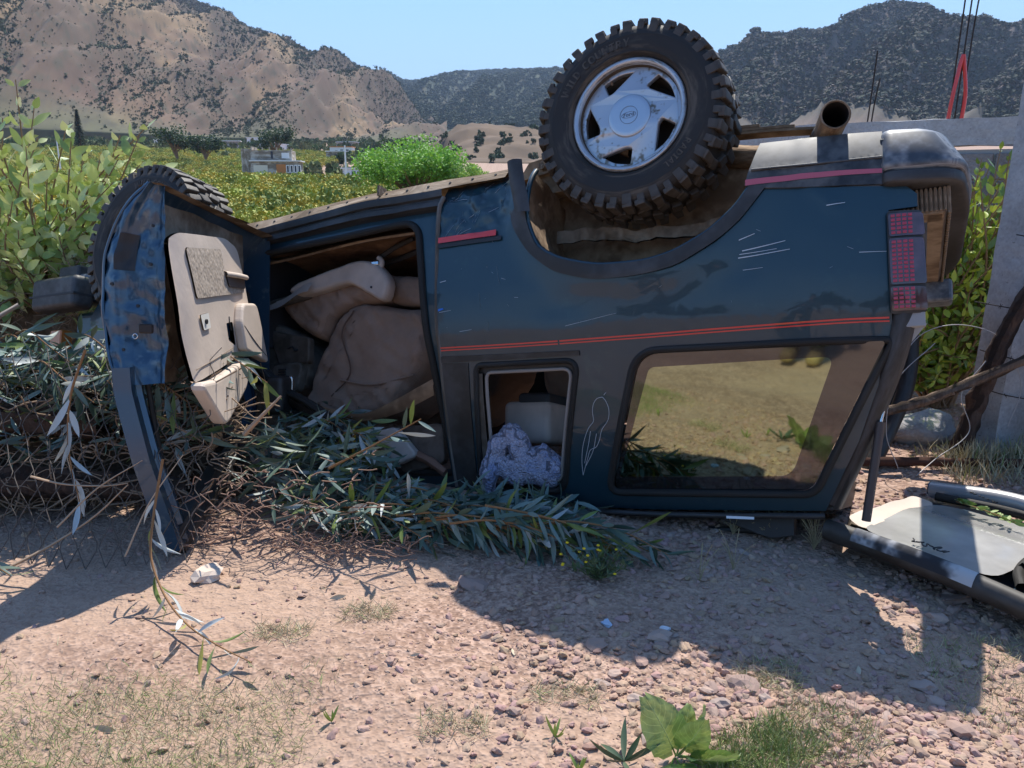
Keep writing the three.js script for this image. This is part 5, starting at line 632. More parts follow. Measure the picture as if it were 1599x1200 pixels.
function willow(label, pts, n, pale, sc = 1, droop = .4, start = .12) {
  const g = thing('willow_branch', label, 'branch', pts[0], 'broken willow branches around the car'); const o = V(...pts[0]), c = new THREE.CatmullRomCurve3(pts.map(p => V(...p).sub(o))); mesh('stem', taper(pts.map(p => V(...p).sub(o)), .0052, .0018, 36, 6), M.willowStem, g);
  for (let i = 0; i < n; i++) { const t = lerp(start, 1, (i + .5) / n), p = c.getPointAt(Math.min(1, t)), tg = c.getTangentAt(Math.min(1, t)); const side = V(rr(-1, 1), rr(-1, 1), rr(-1, 1)).cross(tg).normalize(); const d = tg.clone().multiplyScalar(rr(.35, .9)).addScaledVector(side, rr(.5, 1)).add(V(0, -droop * rr(.3, 1.2), 0)).normalize(); const q = p.clone().add(o).addScaledVector(d, .12); if (q.y < .012) d.y += (.02 - q.y) / .12; const m = mesh('leaf', wLeaf[(rnd() * 6) | 0], pickW(pale), g); orient(m, p, d, rr(0, 6.28)); m.scale.setScalar(sc * rr(.75, 1.15)); }
  return g;
}
{
  // hanging sprays in front of the fence wire
  willow('drooping willow twig with white leaf undersides before the wire fence', [[-1.52, .79, -2.75], [-1.58, .62, -2.72], [-1.60, .42, -2.70], [-1.565, .25, -2.66], [-1.555, .19, -2.64]], 13, .9, .95, .9);
  willow('long arching willow twig with pale leaves hanging over the dirt', [[-1.18, .46, -2.52], [-1.20, .30, -2.46], [-1.19, .18, -2.38], [-1.13, .10, -2.30], [-1.00, .06, -2.16], [-.86, .05, -2.05], [-.74, .04, -1.98]], 26, .75, .95, .8);
  willow('short leafy willow twig beside the leaning door frame corner', [[-1.95, .12, -2.55], [-1.83, .1, -2.5], [-1.72, .06, -2.46]], 9, .4, .8, .6);
  // sprays around the door and under the door opening
  for (let i = 0; i < 4; i++) { const x = -1.0 + i * .08 + rr(-.04, .04), z = -3.5 + rr(-.15, .1), y = rr(.2, .36); willow('upright tangle of pale willow leaves behind the dropped door frame', [[x - .1, y - .3, z - .1], [x, y - .1, z], [x + .09, y + rr(.0, .07), z + .08], [x + .2, y - .02, z + .14], [x + .28, y - .14, z + .16]], 18, .62, 1.0, .5); }
  for (let i = 0; i < 13; i++) { const x = -.74 + i * .058 + rr(-.05, .05), z = -2.98 + rr(-.12, .12) + i * .004, y = .13 - i * .004 + rr(-.04, .05); willow('blue green willow branch lying below the open doorway', [[x - .15, y * .6, z - .12], [x, y, z], [x + .2, y + .02, z + .08], [x + .42, Math.max(.03, y - .1), z + .15]], 24, .25, 1.05, .35); }
  for (let i = 0; i < 8; i++) { const x = -.45 + i * .075 + rr(-.04, .04), z = -2.80 + rr(-.06, .08), y = .11 + rr(-.03, .03); willow('grey green willow spray lying along the car roof edge', [[x, y, z], [x + .16, y + .03, z + .04], [x + .34, y, z + .07], [x + .5, Math.max(.03, y - .08), z + .09]], 22, .15, 1.05, .35); }
  willow('long willow spray with blue leaves ending beside the yellow flowers', [[-.1, .20, -2.74], [.08, .19, -2.68], [.24, .15, -2.66], [.36, .10, -2.66], [.43, .06, -2.66]], 26, .05, 1.05, .5, .05);
  willow('willow spray poking up into the open doorway', [[-.72, .28, -2.92], [-.55, .38, -2.88], [-.42, .46, -2.85], [-.34, .51, -2.83]], 12, .5, .95, .1);
  // sprays heaped on the left fence
  for (let i = 0; i < 12; i++) { const x = -2.45 + i * .10 + rr(-.06, .06), z = -3.3 + rr(-.15, .2), y = .66 + rr(-.08, .05); willow('willow branch heaped on top of the fallen wire fence', [[x - .15, y, z - .15], [x, y + .04, z], [x + .16, y, z + .14], [x + .30, y - .08, z + .2]], 22, i < 5 ? .45 : .2, 1.15, .22); }
  // loose fallen leaves in the heap
  const L = []; const geo = wLeaf[0]; for (let i = 0; i < 2600; i++) { const k = rnd(); let p; if (i >= 1500) { p = i < 2250 ? V(rr(-2.7, -1.25), rr(.30, .66), -3.12 + rr(-.2, .1)) : V(rr(-1.12, -.55), rr(.04, .34), -3.22 + rr(-.2, .16)); L.push(p); continue; } if (k < .55) { const t = rnd(); p = V(-.88 + 1.15 * t + rr(-.1, .1), rr(.02, .16 - .06 * t), -3.0 + rr(-.18, .14) + .05 * t); } else if (k < .85) p = V(rr(-2.5, -1.3), rr(.54, .70), -3.3 + rr(-.25, .2)); else p = V(rr(-1.2, -.7), rr(.05, .3), -3.5 + rr(-.3, .1)); L.push(p); }
  const im = new THREE.InstancedMesh(geo, mat({ color: C(1, 1, 1), roughness: .55 }), L.length), o = new THREE.Object3D(), c = new THREE.Color(); L.forEach((p, i) => { const d = V(rr(-1, 1), rr(-.5, .35), rr(-1, 1)); orient(o, p, d, rr(0, 6.28)); o.scale.setScalar(rr(.7, 1.15)); o.updateMatrix(); im.setMatrixAt(i, o.matrix); const k = rnd(); k < .4 ? c.setRGB(.075, .12, .085) : k < .78 ? c.setRGB(.14, .20, .175) : k < .92 ? c.setRGB(.15, .19, .06) : c.setRGB(.3, .32, .3); im.setColorAt(i, c); }); im.name = 'willow_leaves'; im.castShadow = im.receiveShadow = true; scene.add(im); stuff(im); tag(im, 'heap of loose blue green willow leaves under the car', 'leaves');
  // leafy sprig lying in the tailgate
  const sp = thing('leaf_sprig', 'small bright green leaf sprig lying inside the open tailgate', 'sprig'); sp.applyMatrix4(tailgateM.clone()); const lg = leafGeo(.045, .014, .2, .1, 4), lm = mat({ color: C(.24, .33, .07), roughness: .6, transmission: .2, thickness: 0 }); sp.scale.set(1, 1, 1); mesh('stem', tube([[.20, .055, tailZ * .60], [.30, .066, tailZ * .58], [.43, .066, tailZ * .56]], .002, 10, 5), M.willowStem, sp); for (let i = 0; i < 46; i++) { const x = .20 + .23 * rnd(), m = mesh('leaf', lg, lm, sp); orient(m, V(x, .064, tailZ * (.60 - (x - .2) * .2)), V(rr(-.2, 1), rr(0, .25), rr(-1, 1)), rr(-.5, .5)); }
}
// ---------------------------------------------------------------- left side: shrub, brush heap, logs, wire fence
const gLeafG = [leafGeo(.115, .055, .25, .15, 6, .85), leafGeo(.10, .05, .35, .3, 6, .85), leafGeo(.125, .05, .15, -.1, 6, .85)];
function shrub(name, label, base, tips, opts) { // tips: end points of stems; leaves in opposite pairs
  const { mats, n, size, geos, stemMat, start = .3, rest = 0, up = .4 } = opts; const g = thing(name, label, 'shrub', base); const o = V(...base), stems = []; let cnt = 0; const extra = [];
  for (const tp of tips) { const e = V(...tp).sub(o), m = e.clone().multiplyScalar(.5).add(V(rr(-.12, .12), rr(.05, .2), rr(-.12, .12))); const c = new THREE.CatmullRomCurve3([V(rr(-.06, .06), 0, rr(-.06, .06)), m, e]); stems.push(taper([V(rr(-.06, .06), 0, rr(-.06, .06)), m, e], .013, .003, 16, 6)); 
    for (let i = 0; i < n; i++) { const t = lerp(start, 1, (i + .6) / n), p = c.getPointAt(Math.min(1, t)), tg = c.getTangentAt(Math.min(1, t)); const ax = V(0, 1, 0).cross(tg).normalize().applyAxisAngle(tg, (i % 2) * 1.57 + rr(-.4, .4)); for (const s of [-1, 1]) { const d = tg.clone().multiplyScalar(rr(.5, 1)).addScaledVector(ax, s * rr(.7, 1.1)).add(V(0, up * rr(-.5, .8), 0)).normalize(); const q = p.clone().addScaledVector(d, .015), sc = size * rr(.7, 1.15) * (t > .9 ? .75 : 1), mt = mats[(rnd() * mats.length) | 0], ge = geos[(rnd() * geos.length) | 0], roll = rr(-.9, .9) + (d.dot(V(0, 0, 1)) > 0 ? 3.14 * 0 : 0);
        if (cnt++ < 300) { const m2 = mesh('leaf', ge, mt, g); orient(m2, q, d, roll); m2.scale.setScalar(sc); } else { const m2 = new THREE.Object3D(); orient(m2, q, d, roll); m2.scale.setScalar(sc); m2.updateMatrix(); extra.push([ge.clone().applyMatrix4(m2.matrix), mt]); } } } }
  mesh('stems', merge(stems), stemMat || M.twig, g);
  for (const mt of mats) { const l = extra.filter(e => e[1] === mt).map(e => e[0]); if (l.length) stuff(mesh('leaf_mass', merge(l), mt, g)); }
  return g;
}
const lf = (r, g, b, t = .3, ro = .5) => mat({ color: C(r, g, b), roughness: ro, transmission: t, thickness: 0 });
{
  const mats = [lf(.55, .64, .22, .5), lf(.64, .72, .28, .5), lf(.44, .55, .17, .5), lf(.70, .74, .38, .45), lf(.30, .42, .13, .45)];
  const base = [-3.2, .35, -5.45], tips = []; const pxl = [[-3.02, 1.93, -4.9], [-2.95, 1.80, -4.95], [-3.15, 1.75, -4.8], [-2.72, 1.62, -4.9], [-2.40, 1.60, -4.85], [-2.20, 1.66, -4.8], [-2.10, 1.42, -4.75], [-2.45, 1.40, -4.8], [-2.30, 1.24, -4.8], [-2.55, 1.22, -4.7], [-2.8, 1.35, -4.7], [-3.1, 1.45, -4.6], [-3.3, 1.3, -4.6], [-2.95, 1.1, -4.5], [-2.7, 1.0, -4.55], [-2.45, 1.02, -4.7], [-2.35, .90, -4.75], [-3.2, .95, -4.5], [-3.4, 1.65, -4.9], [-2.6, .82, -4.6], [-2.9, .82, -4.5], [-3.15, .72, -4.5], [-2.42, .72, -4.7], [-2.6, 1.5, -5.0], [-2.85, 1.58, -4.75]];
  for (const p of pxl) { p[2] -= .5; p[0] *= 1.06; p[1] *= 1.05; tips.push(p); for (let k = 0; k < 2; k++) tips.push([p[0] + rr(-.2, .2), p[1] - rr(.05, .3), p[2] + rr(-.25, .3)]); }
  shrub('guava_shrub', 'broad-leaved pale green shrub behind the brush heap and open door', base, tips, { mats, n: 9, size: 1.1, geos: gLeafG, start: .34 });
  tag(mesh('pruned_branch', boxUV(taper([[-3.35, .62, -4.35], [-3.15, .78, -4.4], [-2.95, .98, -4.5]], .022, .013, 16, 7, .3)), mat({ color: C(.42, .34, .26), roughness: .95 })), 'bare pale pruned branch sticking out of the left shrub', 'branch');
  tag(mesh('pruned_branch', boxUV(taper([[-3.02, .5, -4.2], [-2.88, .62, -4.25], [-2.74, .72, -4.35]], .016, .012, 12, 7, .3)), mat({ color: C(.42, .34, .26), roughness: .95 })), 'short cut stick rising from the dry brush heap', 'branch');
  // right shrub: glossy dark leaves with lime tips
  const rm = [lf(.16, .26, .05, .35, .35), lf(.34, .46, .07, .45, .35), lf(.52, .66, .08, .5, .4), lf(.64, .74, .10, .5, .4), lf(.25, .37, .06, .45, .38)]; const rt = []; for (let i = 0; i < 230; i++) { const t = rnd(), x = lerp(2.2, 3.1, rnd()), y = .25 + 1.28 * t; if (x > 2.9 - .15 * t && y < .5) continue; rt.push([x + .12 * t, y, -4.75 + rr(-.3, .35)]); } for (const p of [[2.92, 1.60, -4.9], [2.78, 1.45, -4.85], [3.02, 1.40, -4.8], [2.66, 1.25, -4.7], [2.55, 1.05, -4.6], [2.85, 1.2, -4.6]]) rt.push(p);
  const hi = [rm[2], rm[3], rm[4]]; shrub('citrus_shrub', 'glossy green shrub with lime young leaves between car and concrete post', [2.72, 0, -4.85], rt, { mats: [rm[0], rm[0], rm[1], rm[4], rm[2], rm[3]].filter((v, i, a) => a.indexOf(v) === i), n: 12, size: .68, geos: gLeafG, start: .22, up: .7 });
  // dry brush heap on the far left
  const tw = []; for (let i = 0; i < 2600; i++) { const a = V(rr(-4.3, -2.45), 0, rr(-5.75, -4.98)); const top = 1.06 - .35 * Math.abs((a.z + 5.5)) - .2 * sstep(-2.8, -2.4, a.x); a.y = top * (1 - rnd() ** 2 * .9); const d = V(rr(-1, 1), rr(-.7, .5), rr(-.6, .8)).multiplyScalar(rr(.06, .20)); tw.push(tube([a, a.clone().addScaledVector(d, .5).add(V(rr(-.03, .03), rr(-.03, .03), rr(-.03, .03))), a.clone().add(d)], rr(.0014, .0032), 3, 3)); }
  stuff(tag(mesh('dry_brush', merge(tw), M.dryTwig), 'heap of dry brown vines and twigs left of the car', 'brush'));
  struct(mesh('earth_bank', (() => { const g = new THREE.SphereGeometry(1, 40, 20, 0, 6.2832, 0, 1.5708); displace(g, (x, y, z) => [x * 1.15 - 3.6, y * (.85 + .1 * ns(x * 3, z * 3, 2)) - .04, z * .45 - 5.5 + .05 * ns(x * 4, y * 4, 1)]); g.computeVertexNormals(); return boxUV(g); })(), mat({ color: C(.20, .145, .105), map: T_dirt, roughness: 1, bumpMap: T_bump, bumpScale: .03 }))).userData.label = 'dark earth bank under the dry brush';
  struct(mesh('earth_bank', (() => { const g = new THREE.SphereGeometry(1, 40, 16, 0, 6.2832, 0, 1.5708); displace(g, (x, y, z) => [x * 1.0 - 2.2, y * (.52 + .1 * ns(x * 3, z * 3, 7)) - .04, z * .3 - 3.5 + .05 * ns(x * 4, y * 4, 6)]); g.computeVertexNormals(); return boxUV(g); })(), mat({ color: C(.15, .11, .08), map: T_dirt, roughness: 1, bumpMap: T_bump, bumpScale: .03 }))).userData.label = 'dark earth bank behind the sagging wire';
  // logs under the wire
  for (const [p, q, r, l] of [[[-2.6, .16, -3.10], [-1.35, .12, -3.10], .065, 'lower dark log behind the sagging wire fence'], [[-2.7, .44, -3.16], [-1.70, .40, -3.14], .075, 'weathered log with a splintered pale end'], [[-2.2, .52, -3.4], [-1.2, .42, -3.3], .06, 'thin log at the back of the stack']]) { const m = mesh('log', boxUV(taper([p, [lerp(p[0], q[0], .5), lerp(p[1], q[1], .5) + .02, lerp(p[2], q[2], .5) + .02], q], r, r * .85, 30, 12, .45), 2), M.darkWood); tag(m, l, 'log'); }
  { const tw2 = []; for (let i = 0; i < 900; i++) { const a = V(rr(-2.8, -1.15), rr(.02, .58), rr(-3.35, -3.0)); a.z += .1 * (.4 - a.y); const d2 = V(rr(-1, 1), rr(-.45, .45), rr(-.4, .4)).multiplyScalar(rr(.08, .26)); tw2.push(tube([a, a.clone().addScaledVector(d2, .5).add(V(rr(-.03, .03), rr(-.03, .03), rr(-.03, .03))), a.clone().add(d2)], rr(.0016, .0042), 4, 4)); } stuff(tag(mesh('brush_tangle', merge(tw2), M.dryTwig), 'tangled dry brush packed behind the sagging wire fence', 'brush')); }
  // chain-link wire, sagging over the logs: zigzag strands
  const zw = []; const wsurf = (s, t) => V(-2.75 + s * 1.62, .70 * (1 - t) ** .9 + .02 + .03 * ns(s * 5, t * 4, 2), -3.10 + .45 * t + .08 * ns(s * 4, t * 3, 5) + .05 * Math.sin(t * 3)); const cols = 46, rows = 13;
  for (let i = 0; i < cols; i++) { const P = []; for (let j = 0; j <= rows; j++) P.push(wsurf((i + ((j + i) % 2)) / (cols + 1), j / rows).add(V(0, 0, .003 * (j % 2 ? 1 : -1)))); zw.push(new THREE.TubeGeometry(new THREE.CatmullRomCurve3(P, false, 'catmullrom', .1), rows * 3, .0021, 4)); }
  const fe = thing('wire_fence', 'rusty chain-link wire fence sagging over the log stack', 'fence'); mesh('mesh_wire', merge(zw), mat({ color: C(.12, .10, .085), roughness: .8, metalness: .3 }), fe);
  // bare twigs on and around the wire
  const twig = (pts, r, l) => tag(mesh('bare_twig', taper(pts, r, r * .4, 24, 5, .2), mat({ color: C(.42, .29, .19), roughness: .95 })), l, 'twig');
  twig([[-1.78, .05, -2.52], [-1.62, .13, -2.56], [-1.48, .22, -2.6], [-1.36, .33, -2.62]], .0055, 'long bare twig rising from the dirt beside wire fence'); twig([[-1.70, .36, -2.62], [-1.58, .335, -2.61], [-1.42, .33, -2.61], [-1.36, .335, -2.62]], .0045, 'bare forked twig lying level across the wire fence'); twig([[-1.56, .22, -2.5], [-1.45, .33, -2.58], [-1.30, .42, -2.62]], .004, 'thin bare twig crossing the level forked twig'); twig([[-1.33, .12, -2.48], [-1.27, .28, -2.58], [-1.18, .42, -2.68]], .0035, 'slim upright bare twig by the hanging willow');
  twig([[-1.04, .42, -2.92], [-.96, .50, -2.9], [-.88, .58, -2.9]], .011, 'pale thick stick among leaves inside the door window frame');
  const tg = []; for (let i = 0; i < 330; i++) { const k = i < 220; const a = k ? V(rr(-1.25, -.55), rr(.01, .05 + .3 * rnd()), rr(-3.05, -2.72)) : V(rr(-.9, -.35), rr(.005, .06), rr(-2.82, -2.66)); const d = V(rr(-1, 1), rr(-.35, .45), rr(-.5, .5)).multiplyScalar(rr(.05, .16)); tg.push(tube([a, a.clone().addScaledVector(d, .5).add(V(rr(-.02, .02), rr(-.01, .03), rr(-.02, .02))), a.clone().add(d)].map(p => (p.y = Math.max(.006, p.y), p)), rr(.0013, .003), 5, 4)); }
  stuff(tag(mesh('twig_litter', merge(tg), mat({ color: C(.33, .20, .14), roughness: 1 })), 'tangled reddish dry twigs under the dropped door', 'twigs'));
  const cr = stoneGeos[2]; for (const [x, z, s, c, l] of [[-1.10, -2.60, .055, [.62, .50, .40], 'pale chunk of rubble below the corner of the door'], [.485, -2.23, .014, [.7, .72, .75], 'small crumpled white paper scrap at the shadow edge'], [.30, -2.24, .017, [.45, .55, .68], 'pale blue plastic scrap in the shade of the car']]) { const m = mesh('fragment', cr, mat({ color: C(...c), roughness: .9 })); m.position.set(x, gH(x, z) + s * .3, z); m.scale.setScalar(s); m.rotation.y = x * 7; tag(m, l, s > .03 ? 'rubble' : 'litter'); }
}
// ---------------------------------------------------------------- ground plants and grass
{
  // broad-leaved weed
  const g = thing('broadleaf_weed', 'bright green broad-leaved weed growing in the gravel', 'plant', [.40, gH(.40, -1.65), -1.65]); g.scale.setScalar(.82); const vein = dtex(256, (u, v) => { const x = Math.abs(u - .5) * 2, k = Math.abs(((v * 1.2 - x * .35) * 7 + 20) % 1 - .5) * 2, w = sstep(.88, .97, k) * sstep(.02, .1, x) + sstep(.05, .02, x); const n = tf(u, v, 6, 5, 401); return mixc([.60 + .3 * n, .64 + .3 * n, .55 + .3 * n], [1, 1, .95], w * .8); }, true), big = lf(.60, .74, .30, .5, .55), b2 = lf(.48, .62, .22, .5, .55), lg = (() => { const n = 14, m = 8, P = [], I = [], U = []; for (let i = 0; i <= n; i++) { const t = i / n, w = .46 * Math.pow(Math.sin(Math.PI * Math.min(.99, .02 + .96 * t ** .72)), .7) * (1 + .05 * Math.sin(i * 2.3)); for (let j = 0; j <= m; j++) { const u = j / m * 2 - 1; P.push(u * w, 1.2 * t - .10 * Math.abs(u) * (1 - t), -.28 * t * t + .16 * Math.abs(u) * w + .035 * Math.sin(t * 22 - Math.abs(u) * 5) * Math.abs(u) - .06 * u * u * (t > .5 ? 1 : 0)); U.push(u * .5 + .5, t); } } for (let i = 0; i < n; i++) for (let j = 0; j < m; j++) { const q = i * (m + 1) + j; I.push(q, q + 1, q + m + 2, q, q + m + 2, q + m + 1); } const g = new THREE.BufferGeometry(); g.setAttribute('position', new THREE.Float32BufferAttribute(P, 3)); g.setAttribute('uv', new THREE.Float32BufferAttribute(U, 2)); g.setIndex(I); g.computeVertexNormals(); return g; })();
  for (const [d, s, r, m, o] of [[[-.30, .75, .12], .155, .5, big, [0, .01, 0]], [[.18, .55, .30], .11, -.3, b2, [.015, .02, 0]], [[.42, .55, -.1], .10, .9, big, [.02, .02, 0]], [[.55, .22, .5], .125, .2, big, [.02, .015, .01]], [[.85, .10, .35], .11, -.2, b2, [.02, .01, .01]], [[.05, .2, .9], .10, .3, b2, [0, .01, .02]], [[-.35, .15, .75], .08, 0, big, [-.01, .01, .02]], [[.3, .8, -.3], .085, 0, b2, [.01, .02, -.01]]]) { m.map = vein; const q = mesh('leaf', lg, m, g); orient(q, V(...o).addScaledVector(V(...d).normalize(), .03), V(...d), r); q.scale.setScalar(s); mesh('stalk', tube([[0, 0, 0], V(...o), V(...o).addScaledVector(V(...d).normalize(), .035)], .003, 6, 5), b2, g); mesh('midrib', tube(Array.from({ length: 5 }, (_, i) => V(0, i / 4 * .95, -.18 * (i / 4) ** 2 + .006)), .008, 10, 4), lf(.35, .42, .18, 0), q); }
  const w2 = thing('dark_weed', 'small dark weed with narrow leaves beside the broad-leaved weed', 'plant', [.27, gH(.27, -1.62), -1.62]); for (let i = 0; i < 9; i++) { const q = mesh('leaf', wLeaf[i % 4], lf(.06, .10, .05, .1), w2); orient(q, V(0, .01, 0), V(Math.cos(i * .8), rr(.2, .7), Math.sin(i * .8)), 0); q.scale.setScalar(.75); }
  const wl = lf(.24, .35, .07); for (const [x, z, l] of [[.16, -1.60, 'single upright bright green blade at the gravel edge'], [-.47, -1.78, 'tiny bright green seedling in the dirt'], [.11, -1.72, 'small green sprout among the gravel']]) { const q = thing('sprout', l, 'plant', [x, gH(x, z), z]); for (let i = 0; i < 5; i++) { const m = mesh('leaf', wLeaf[i % 4], wl, q); orient(m, V(0, 0, 0), V(rr(-.6, .6), rr(.5, 1), rr(-.6, .6)), 0); m.scale.setScalar(rr(.25, .5)); } }
  // yellow-flowered weed
  const f = thing('flowering_weed', 'low weed with small yellow flowers in the shade of the car', 'plant', [.30, gH(.30, -2.52), -2.52]); const st = [], fo = []; for (let i = 0; i < 26; i++) { const a = rr(0, 6.28), r = rr(.02, .13), h = rr(.05, .15), e = V(Math.cos(a) * r + (i > 14 ? .07 : -.02), h, Math.sin(a) * r * .5); st.push(tube([[0, 0, 0], [e.x * .5, h * .7, e.z * .5], e], .0014, 5, 4)); if (i < 14) { const fl = mesh('flower', new THREE.SphereGeometry(.006, 8, 6).scale(1, .6, 1).translate(e.x, e.y, e.z), mat({ color: C(.80, .55, .01), roughness: .7 }), f); } for (let k = 0; k < 12; k++) { const t = rr(.1, .8), lg2 = leafGeo(.030, .006, .2, .1, 3); const q = new THREE.Object3D(); orient(q, V(e.x * t, e.y * t, e.z * t), V(rr(-1, 1), rr(0, 1), rr(-1, 1)), 0); q.updateMatrix(); fo.push(lg2.applyMatrix4(q.matrix)); } } mesh('stems', merge(st), lf(.16, .17, .10), f); stuff(mesh('foliage', merge(fo), lf(.10, .15, .055, .2), f));
  // dry stalks under the car
  for (let n = 0; n < 6; n++) { const x = [.66, .80, 1.02, 1.08, .88, 1.16][n], z = [-2.52, -2.60, -2.85, -2.9, -2.9, -2.78][n], q = thing('dry_weed', 'dry straw-coloured weed stalks at the car roof edge', 'plant', [x, gH(x, z), z], 'dry weeds by the car roof'); const G = []; for (let i = 0; i < (n > 1 ? 26 : 7); i++) { const d = V(rr(-.07, .07), rr(.05, .17), rr(-.05, .05)); G.push(tube([[0, 0, 0], [d.x * .4, d.y * .6, d.z * .4], d], .0013, 5, 4)); } mesh('stalks', merge(G), mat({ color: C(.34, .29, .17), roughness: 1 }), q); }
  // grass: tufts of blades (uncountable)
  const bl = leafGeo(.055, .0022, .2, .35, 4, .6); const add = (name, label, N, fn) => { const im = new THREE.InstancedMesh(bl, mat({ color: C(1, 1, 1), roughness: .8 }), N), o = new THREE.Object3D(); for (let i = 0; i < N; i++) { const [x, z, s, c, lie] = fn(i); orient(o, V(x, gH(x, z), z), V(rr(-1, 1) * lie, 1, rr(-1, 1) * lie), rr(0, 6.28)); o.scale.set(s * 1.1, s, s); o.updateMatrix(); im.setMatrixAt(i, o.matrix); im.setColorAt(i, c); } im.name = numbered(name); im.castShadow = im.receiveShadow = true; scene.add(im); stuff(im); tag(im, label, 'grass'); };
  const gc = g => { const k = rr(.75, 1.2); return g ? C(.23 * k, .29 * k, .09 * k) : C(.46 * k, .40 * k, .25 * k); };
  add('grass', 'short mixed dry and green grass on the left foreground', 13000, () => { let x, z, d; do { x = rr(-1.75, -.35); z = rr(-2.15, -1.35); d = sstep(-2.05, -1.62, z + .30 * ns(x * 2.6, z * 2.6, 4)) * sstep(-.42, -.78, x + .25 * ns(x * 3, z * 3, 5)); } while (rnd() > d); const gr = ns(x * 4, z * 4, 8) + .25 * sstep(-1.85, -1.6, z); return [x, z, rr(.28, .75), gc(gr > .05 ? rnd() < .8 : rnd() < .35), 1.5]; });
  add('grass', 'tuft of fine green grass on the right foreground', 4200, () => { const c = [[.60, -1.64, .11], [.68, -1.70, .09], [.80, -1.74, .14], [.54, -1.58, .08]][(rnd() * 4) | 0], a = rr(0, 6.28), r = c[2] * Math.sqrt(rnd()); return [c[0] + Math.cos(a) * r, c[1] + Math.sin(a) * r, rr(.4, 1.0), gc(c[0] < .7 ? rnd() < .88 : rnd() < .35), .9]; });
  add('grass', 'thin short grass on the dirt below the tailgate edge', 2600, () => { const x = rr(1.0, 1.7), z = rr(-2.2, -1.75); return [x + .2, z, rr(.3, .8), gc(rnd() < .35), 1.2]; });
  add('grass', 'sparse dry grass wisps scattered over the dirt', 2600, () => { const k = (rnd() * 8) | 0, c = [[-.47, -2.32], [-.72, -2.2], [.72, -1.95], [.75, -2.02], [-.15, -1.75], [.15, -1.9], [2.3, -3.7], [2.55, -3.75]][k]; return [c[0] + rr(-.09, .09), c[1] + rr(-.05, .05), rr(.4, k > 5 ? 3.0 : .9), gc(rnd() < .15), k > 5 ? .5 : 2.2]; });
  add('grass', 'dry straw and grass at the foot of the concrete posts', 1500, () => { const x = rr(2.1, 3.1), z = rr(-3.9, -3.45); return [x, z, rr(.5, 2.4), gc(rnd() < .12), .6]; });
  add('straw_litter', 'bits of straw and dry plant litter strewn over the dirt', 1500, () => { const z = -1.3 - 2.2 * rnd(), x = rr(-1, 1) * -z * .75; return [x, z, rr(.2, .7), C(.45 * rr(.7, 1.2), .37 * rr(.7, 1.1), .24), 14]; });
  // fallen leaves and chips on the dirt
  const chips = [[-.62, -2.42, .055, 'pale dry leaf lying flat on the bare dirt'], [.0, -2.12, .035, 'small straw-coloured leaf on the lit dirt'], [-.30, -2.05, .03, 'thin pale chip on the dirt'], [1.02, -2.05, .05, 'curled pale leaf in the tailgate shadow'], [-1.0, -1.72, .06, 'tan dry leaf lying in the grass']]; for (const [x, z, s, l] of chips) { const m = mesh('dry_leaf', leafGeo(s, s * .3, .3, -.2, 5), mat({ color: C(.55, .47, .33), roughness: .9 })); orient(m, V(x, gH(x, z) + .006, z), V(rr(-1, 1), .08, rr(-.5, .8)), 0); tag(m, l, 'leaf'); }
}
